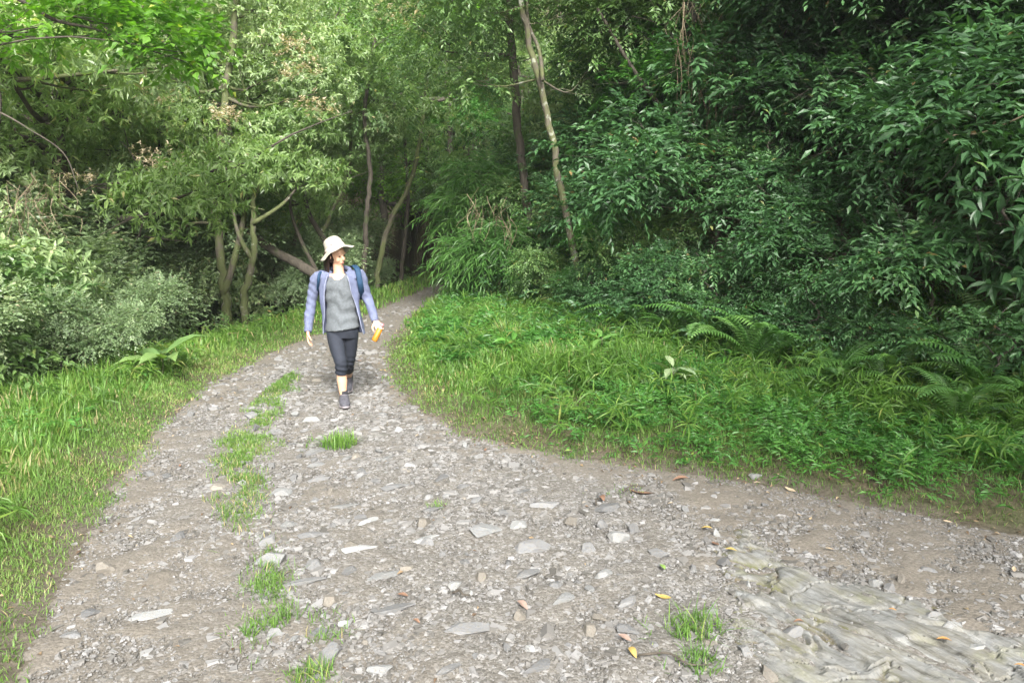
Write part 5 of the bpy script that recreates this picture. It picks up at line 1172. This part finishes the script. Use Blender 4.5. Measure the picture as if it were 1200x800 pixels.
    b = MB(); fr = ht + np.array([-.018, -.094, .064]); ell(b, fr, (.013, .004, .013)); b.build('hat_badge', MATS['badge_pink'], hat)
    # --- t-shirt
    s = MB()
    loft(s, [p(402, 385), p(401, 378), p(400, 362), p(399, 345), p(398, 333), p(397.5, 325), p(397, 322)], [.168, .162, .142, .150, .160, .144, .10], [.142, .134, .112, .118, .112, .092, .07], n=22, segs=36)
    loft(s, [p(385, 328), RS + np.array([.01, 0, -.01]), p(371, 333)], [.045, .045, .042], n=6, ref=(0, 1, 0)); loft(s, [p(410, 327), LS + np.array([-.01, 0, -.01]), p(424, 332)], [.045, .045, .042], n=6, ref=(0, 1, 0))
    zt = p(397, 324)[2]
    def fold(co):
        z = co[:, 2]; a = np.arctan2(co[:, 1], co[:, 0])
        return .006 * np.sin(z * 46 + 2.2 * np.sin(a * 2 + z * 6)) * np.clip(1.1 - np.abs(z - 1.0) * 1.5, .2, 1) + .007 * (fbm(co[:, 0] * 16 + 50, co[:, 2] * 16, 3) - .5) * 2
    sh = remesh(s.build('t_shirt', MATS['shirt_cloth'], root), .007, 3, fold)
    # neckline: drop the faces above a tilted scoop
    import bmesh
    bm = bmesh.new(); bm.from_mesh(sh.data); nk = p(397.5, 318)
    kill = [v for v in bm.verts if ((v.co.x - nk[0]) / .070) ** 2 + ((v.co.y - nk[1] - .0) / .30) ** 2 + ((v.co.z - nk[2] - .01) / .085) ** 2 < 1]
    bmesh.ops.delete(bm, geom=kill, context='VERTS'); bm.to_mesh(sh.data); bm.free()
    # --- trousers, three quarter length
    t = MB()
    loft(t, [p(401, 377), p(401, 386), p(401, 395)], [.145, .158, .150], [.115, .12, .105], n=8, segs=28)
    loft(t, [RH + np.array([0, 0, .02]), p(394.5, 405, .08), p(399.5, 424, .0), p(400, 437, .03)], [.084, .076, .062, .058], n=16)
    loft(t, [LH + np.array([0, 0, .02]), p(410.5, 406, .20), p(408.5, 426, .28), LK * .6 + LA * .4], [.080, .070, .058, .052], n=16)
    def tf(co):
        z = co[:, 2]; k = np.exp(-((z - p(400, 428)[2]) / .08) ** 2)
        return .004 * k * np.sin(z * 110 + 28 * co[:, 0]) + .004 * (fbm(co[:, 0] * 14 + 9, z * 14, 4) - .5)
    remesh(t.build('trousers', MATS['trouser_cloth'], root), .007, 2, tf)
    # --- jacket, worn open, with sleeves and a collar hood
    j = MB(); rows = [  # py, centre px, rx, ry, left edge px, right edge px
        (322, 397.5, .180, .105, 386, 409), (330, 398, .193, .122, 383.5, 412), (342, 398.5, .194, .132, 382, 415), (356, 399.5, .186, .134, 381.5, 419), (370, 401, .190, .138, 381, 422), (382, 402.5, .202, .146, 379, 425), (391, 403.5, .212, .152, 377, 428)]
    S = 44; O = []; I = []
    for py, cx, rx, ry, xl, xr in rows:
        c = p(cx, py); pw = (p(cx + 1, py) - c)[0]
        aL = math.asin(np.clip((xl - cx) * pw / rx, -.97, .97)); aR = math.asin(np.clip((xr - cx) * pw / rx, -.97, .97))
        th = np.linspace(aR, 2 * math.pi + aL, S)  # 0 is the front
        for rr, lst in ((0, O), (-.014, I)):
            fl = 1 + .03 * np.sin(th * 7 + py * .05)
            lst.append(np.stack([c[0] + np.sin(th) * (rx + rr) * fl, c[1] - np.cos(th) * (ry + rr) * fl, np.full(S, c[2])], -1))
    nr = len(rows); V = np.vstack(O + I); o2 = nr * S; Q = []
    for i in range(nr - 1):
        for k in range(S - 1):
            a, b2, c2, d2 = i * S + k, i * S + k + 1, (i + 1) * S + k + 1, (i + 1) * S + k; Q.append((a, d2, c2, b2)); Q.append((o2 + a, o2 + b2, o2 + c2, o2 + d2))
        for k in (0, S - 1): Q.append((i * S + k, o2 + i * S + k, o2 + (i + 1) * S + k, (i + 1) * S + k)[:: (1 if k == 0 else -1)])
    for i in (0, nr - 1):
        for k in range(S - 1): Q.append((i * S + k, i * S + k + 1, o2 + i * S + k + 1, o2 + i * S + k)[:: (1 if i == 0 else -1)])
    j.add(V, Q)
    loft(j, [p(387, 325), RS + np.array([-.005, 0, .005]), p(367.5, 340, UB + .02), RE, p(362.5, 372, UB), p(361, 389, UB - .06)], [.056, .058, .056, .050, .046, .038], n=22, segs=18, ref=(0, 1, 0))
    loft(j, [p(409, 324), LS + np.array([.005, 0, .005]), p(426, 336, UB + .03), LE, p(436, 364, UB - .02), p(440, 377, UB - .10)], [.056, .058, .056, .050, .044, .036], n=22, segs=18, ref=(0, 1, 0))
    # shoulder yoke, collar
    for sx in (-1, 1): loft(j, [p(397.5 + sx * 11, 319.5, UB + .03), p(397.5 + sx * 17, 321.5, UB + .02), p(397.5 + sx * 24, 325, UB)], [.03, .035, .04], [.075, .08, .07], n=6, ref=(0, 0, 1))
    col = [p(397.5 + 13 * math.sin(a), 317.5 + 4.5 * math.cos(a), UB + .03 - .075 * math.cos(a)) for a in np.linspace(R(48), R(312), 14)]
    loft(j, col, [.016] + [.024] * 12 + [.016], segs=12, ref=(0, 0, 1))
    loft(j, [p(389, 319, UB + .11), p(398, 323, UB + .15), p(406, 318, UB + .11)], [.03, .045, .03], n=8)
    def jf(co):
        z = co[:, 2]; arm = sstep(.19, .25, np.abs(co[:, 0] + .03))
        return arm * .0025 * np.sin(z * 75 + co[:, 0] * 60 + 6 * fbm(co[:, 0] * 8 + 5, z * 8, 7)) + .013 * (fbm(co[:, 0] * 15 + 30, z * 9 + co[:, 1] * 9, 5) - .5) * 2
    jk = remesh(j.build('jacket', MATS['jacket_cloth'], root), .006, 2, jf)
    for e in (0, S - 1):
        Z3 = [I[i][e] * .3 + O[i][e] * .7 + np.array([0, -.004, 0]) for i in range(nr)]; m = MB(); loft(m, Z3, [.004] * nr, n=24, segs=6, ref=(0, 1, 0)); m.build('zip', MATS['zip'], jk)
    # --- shoes
    def shoe(a, toe_z, heel, yaw, nm='shoe'):
        ca, sa = math.cos(yaw), math.sin(yaw)
        def q(x, y, z):
            zz = z + heel * np.clip((y + .12) / .24, 0, 1) 
            x, y, zz = x * 1.15, y * 1.15, zz * 1.1
            return a + np.array([x * ca - y * sa, x * sa + y * ca, zz])
        m = MB(); loft(m, [q(0, .075, .045), q(0, .03, .055), q(0, -.05, .045), q(.004, -.11, .034), q(.006, -.155, .026)], [.038, .045, .050, .052, .030], [.044, .056, .042, .034, .022], n=18, segs=18, ref=(ca, sa, 0))
        loft(m, [q(0, .035, .05), q(0, .03, .095)], [.042, .040], [.05, .046], n=4)
        o = remesh(m.build(nm, MATS['shoe_mesh'], root), .005, 2)
        m = MB(); loft(m, [q(0, .09, .012), q(0, .03, .010), q(0, -.05, .010), q(.004, -.11, .012), q(.006, -.168, .018)], [.036, .050, .054, .057, .028], [.014, .014, .014, .013, .010], n=18, segs=16, ref=(ca, sa, 0))
        m.build('sole', MATS['shoe_sole'], o)
        m = MB()
        for k in range(4): loft(m, [q(-.022, -.012 - k * .02, .088 - k * .011), q(.0, -.020 - k * .02, .094 - k * .011), q(.022, -.012 - k * .02, .088 - k * .011)], [.003] * 3, n=5, segs=6, ref=(0, 1, 0))
        m.build('lace', MATS['shoe_sole'], o)
        m = MB(); loft(m, [q(0, .03, .08), q(0, .028, .125)], [.038, .040], n=4); m.build('sock', MATS['sock'], o)
    shoe(np.array([.012, .01, -.004]), 0, .0, R(14)); shoe(np.array([LA[0], .60, .0]), 0, .09, R(4))
    # --- backpack (carried, so a thing of its own)
    bp = empty('backpack', tuple(base + p(399, 345, UB + .24))); tag(bp, 'navy blue backpack worn on the back of the woman in the sun hat', 'backpack'); o = p(399, 345, UB + .24)
    m = MB(); loft(m, [p(400, 366, UB + .24) - o, p(400, 350, UB + .25) - o, p(400, 330, UB + .25) - o, p(400, 318, UB + .22) - o], [.12, .15, .15, .10], [.06, .085, .08, .05], n=14, segs=24)
    m.build('pack_bag', MATS['pack_cloth'], bp)
    for pl in ([(410, 313.5, .17), (415, 311.5, .03), (419, 316, -.055), (421.5, 328, -.085), (423, 338, -.06), (424.5, 350, .06)], [(382, 318, .17), (377.5, 317.5, .02), (374, 322, -.075), (373, 332, -.07), (372, 346, .05)]):
        P3 = np.array([p(a, b, UB + c) for a, b, c in pl]) - o
        m = MB(); loft(m, P3, [(.027 if pl[0][0] > 400 else .014)] * len(pl), [.009] * len(pl), n=20, segs=12, ref=(1, .35, .15)); m.build('shoulder_strap', MATS['pack_cloth'], bp)
    # --- bottle held in the left hand
    top, bot = p(447.5, 381, UB - .15), p(437.5, 401, UB - .19); ax = norm(bot - top); bt = empty('drink_bottle', tuple(base + top)); tag(bt, 'clear bottle of orange drink held in the hand of the walking woman', 'bottle')
    L = np.linalg.norm(bot - top); m = MB(); P3 = [ax * L * t for t in (.02, .08, .15, .20)]; loft(m, P3, [.013, .015, .024, .030], segs=20); m.build('bottle_body', MATS['clear'], bt)
    m = MB(); loft(m, [ax * L * t for t in (.20, .23, .6, .88, .93)], [.027, .028, .028, .028, .023], segs=20); m.build('drink', MATS['juice'], bt)
    m = MB(); loft(m, [ax * L * -.09, ax * L * .05], [.017, .017], segs=16); m.build('bottle_cap', MATS['cap_pink'], bt)
    
person()
# ------------------------------------------------------------------ thin haze added to lift the darkest tones
def haze(dens):
    import bmesh
    me = bpy.data.meshes.new('haze'); bm = bmesh.new(); bmesh.ops.create_cube(bm, size=1); bm.to_mesh(me); bm.free()
    o = bpy.data.objects.new('haze', me); COL.objects.link(o)
    zs = [-8, 60]; o.location = (0, 38, (zs[0] + zs[1]) / 2); o.scale = (156, 110, zs[1] - zs[0])
    m = bpy.data.materials.new('haze_air'); m.use_nodes = True; nt = m.node_tree; nt.nodes.clear()
    out = nt.nodes.new('ShaderNodeOutputMaterial'); v = nt.nodes.new('ShaderNodeVolumePrincipled'); v.inputs['Density'].default_value = dens; v.inputs['Color'].default_value = (.93, .96, 1, 1); v.inputs['Anisotropy'].default_value = .2
    nt.links.new(v.outputs[0], out.inputs['Volume']); me.materials.append(m); tag(o, 'thin haze added to lift the dark tones between the trees', 'haze', kind='stuff')
haze(.0009)
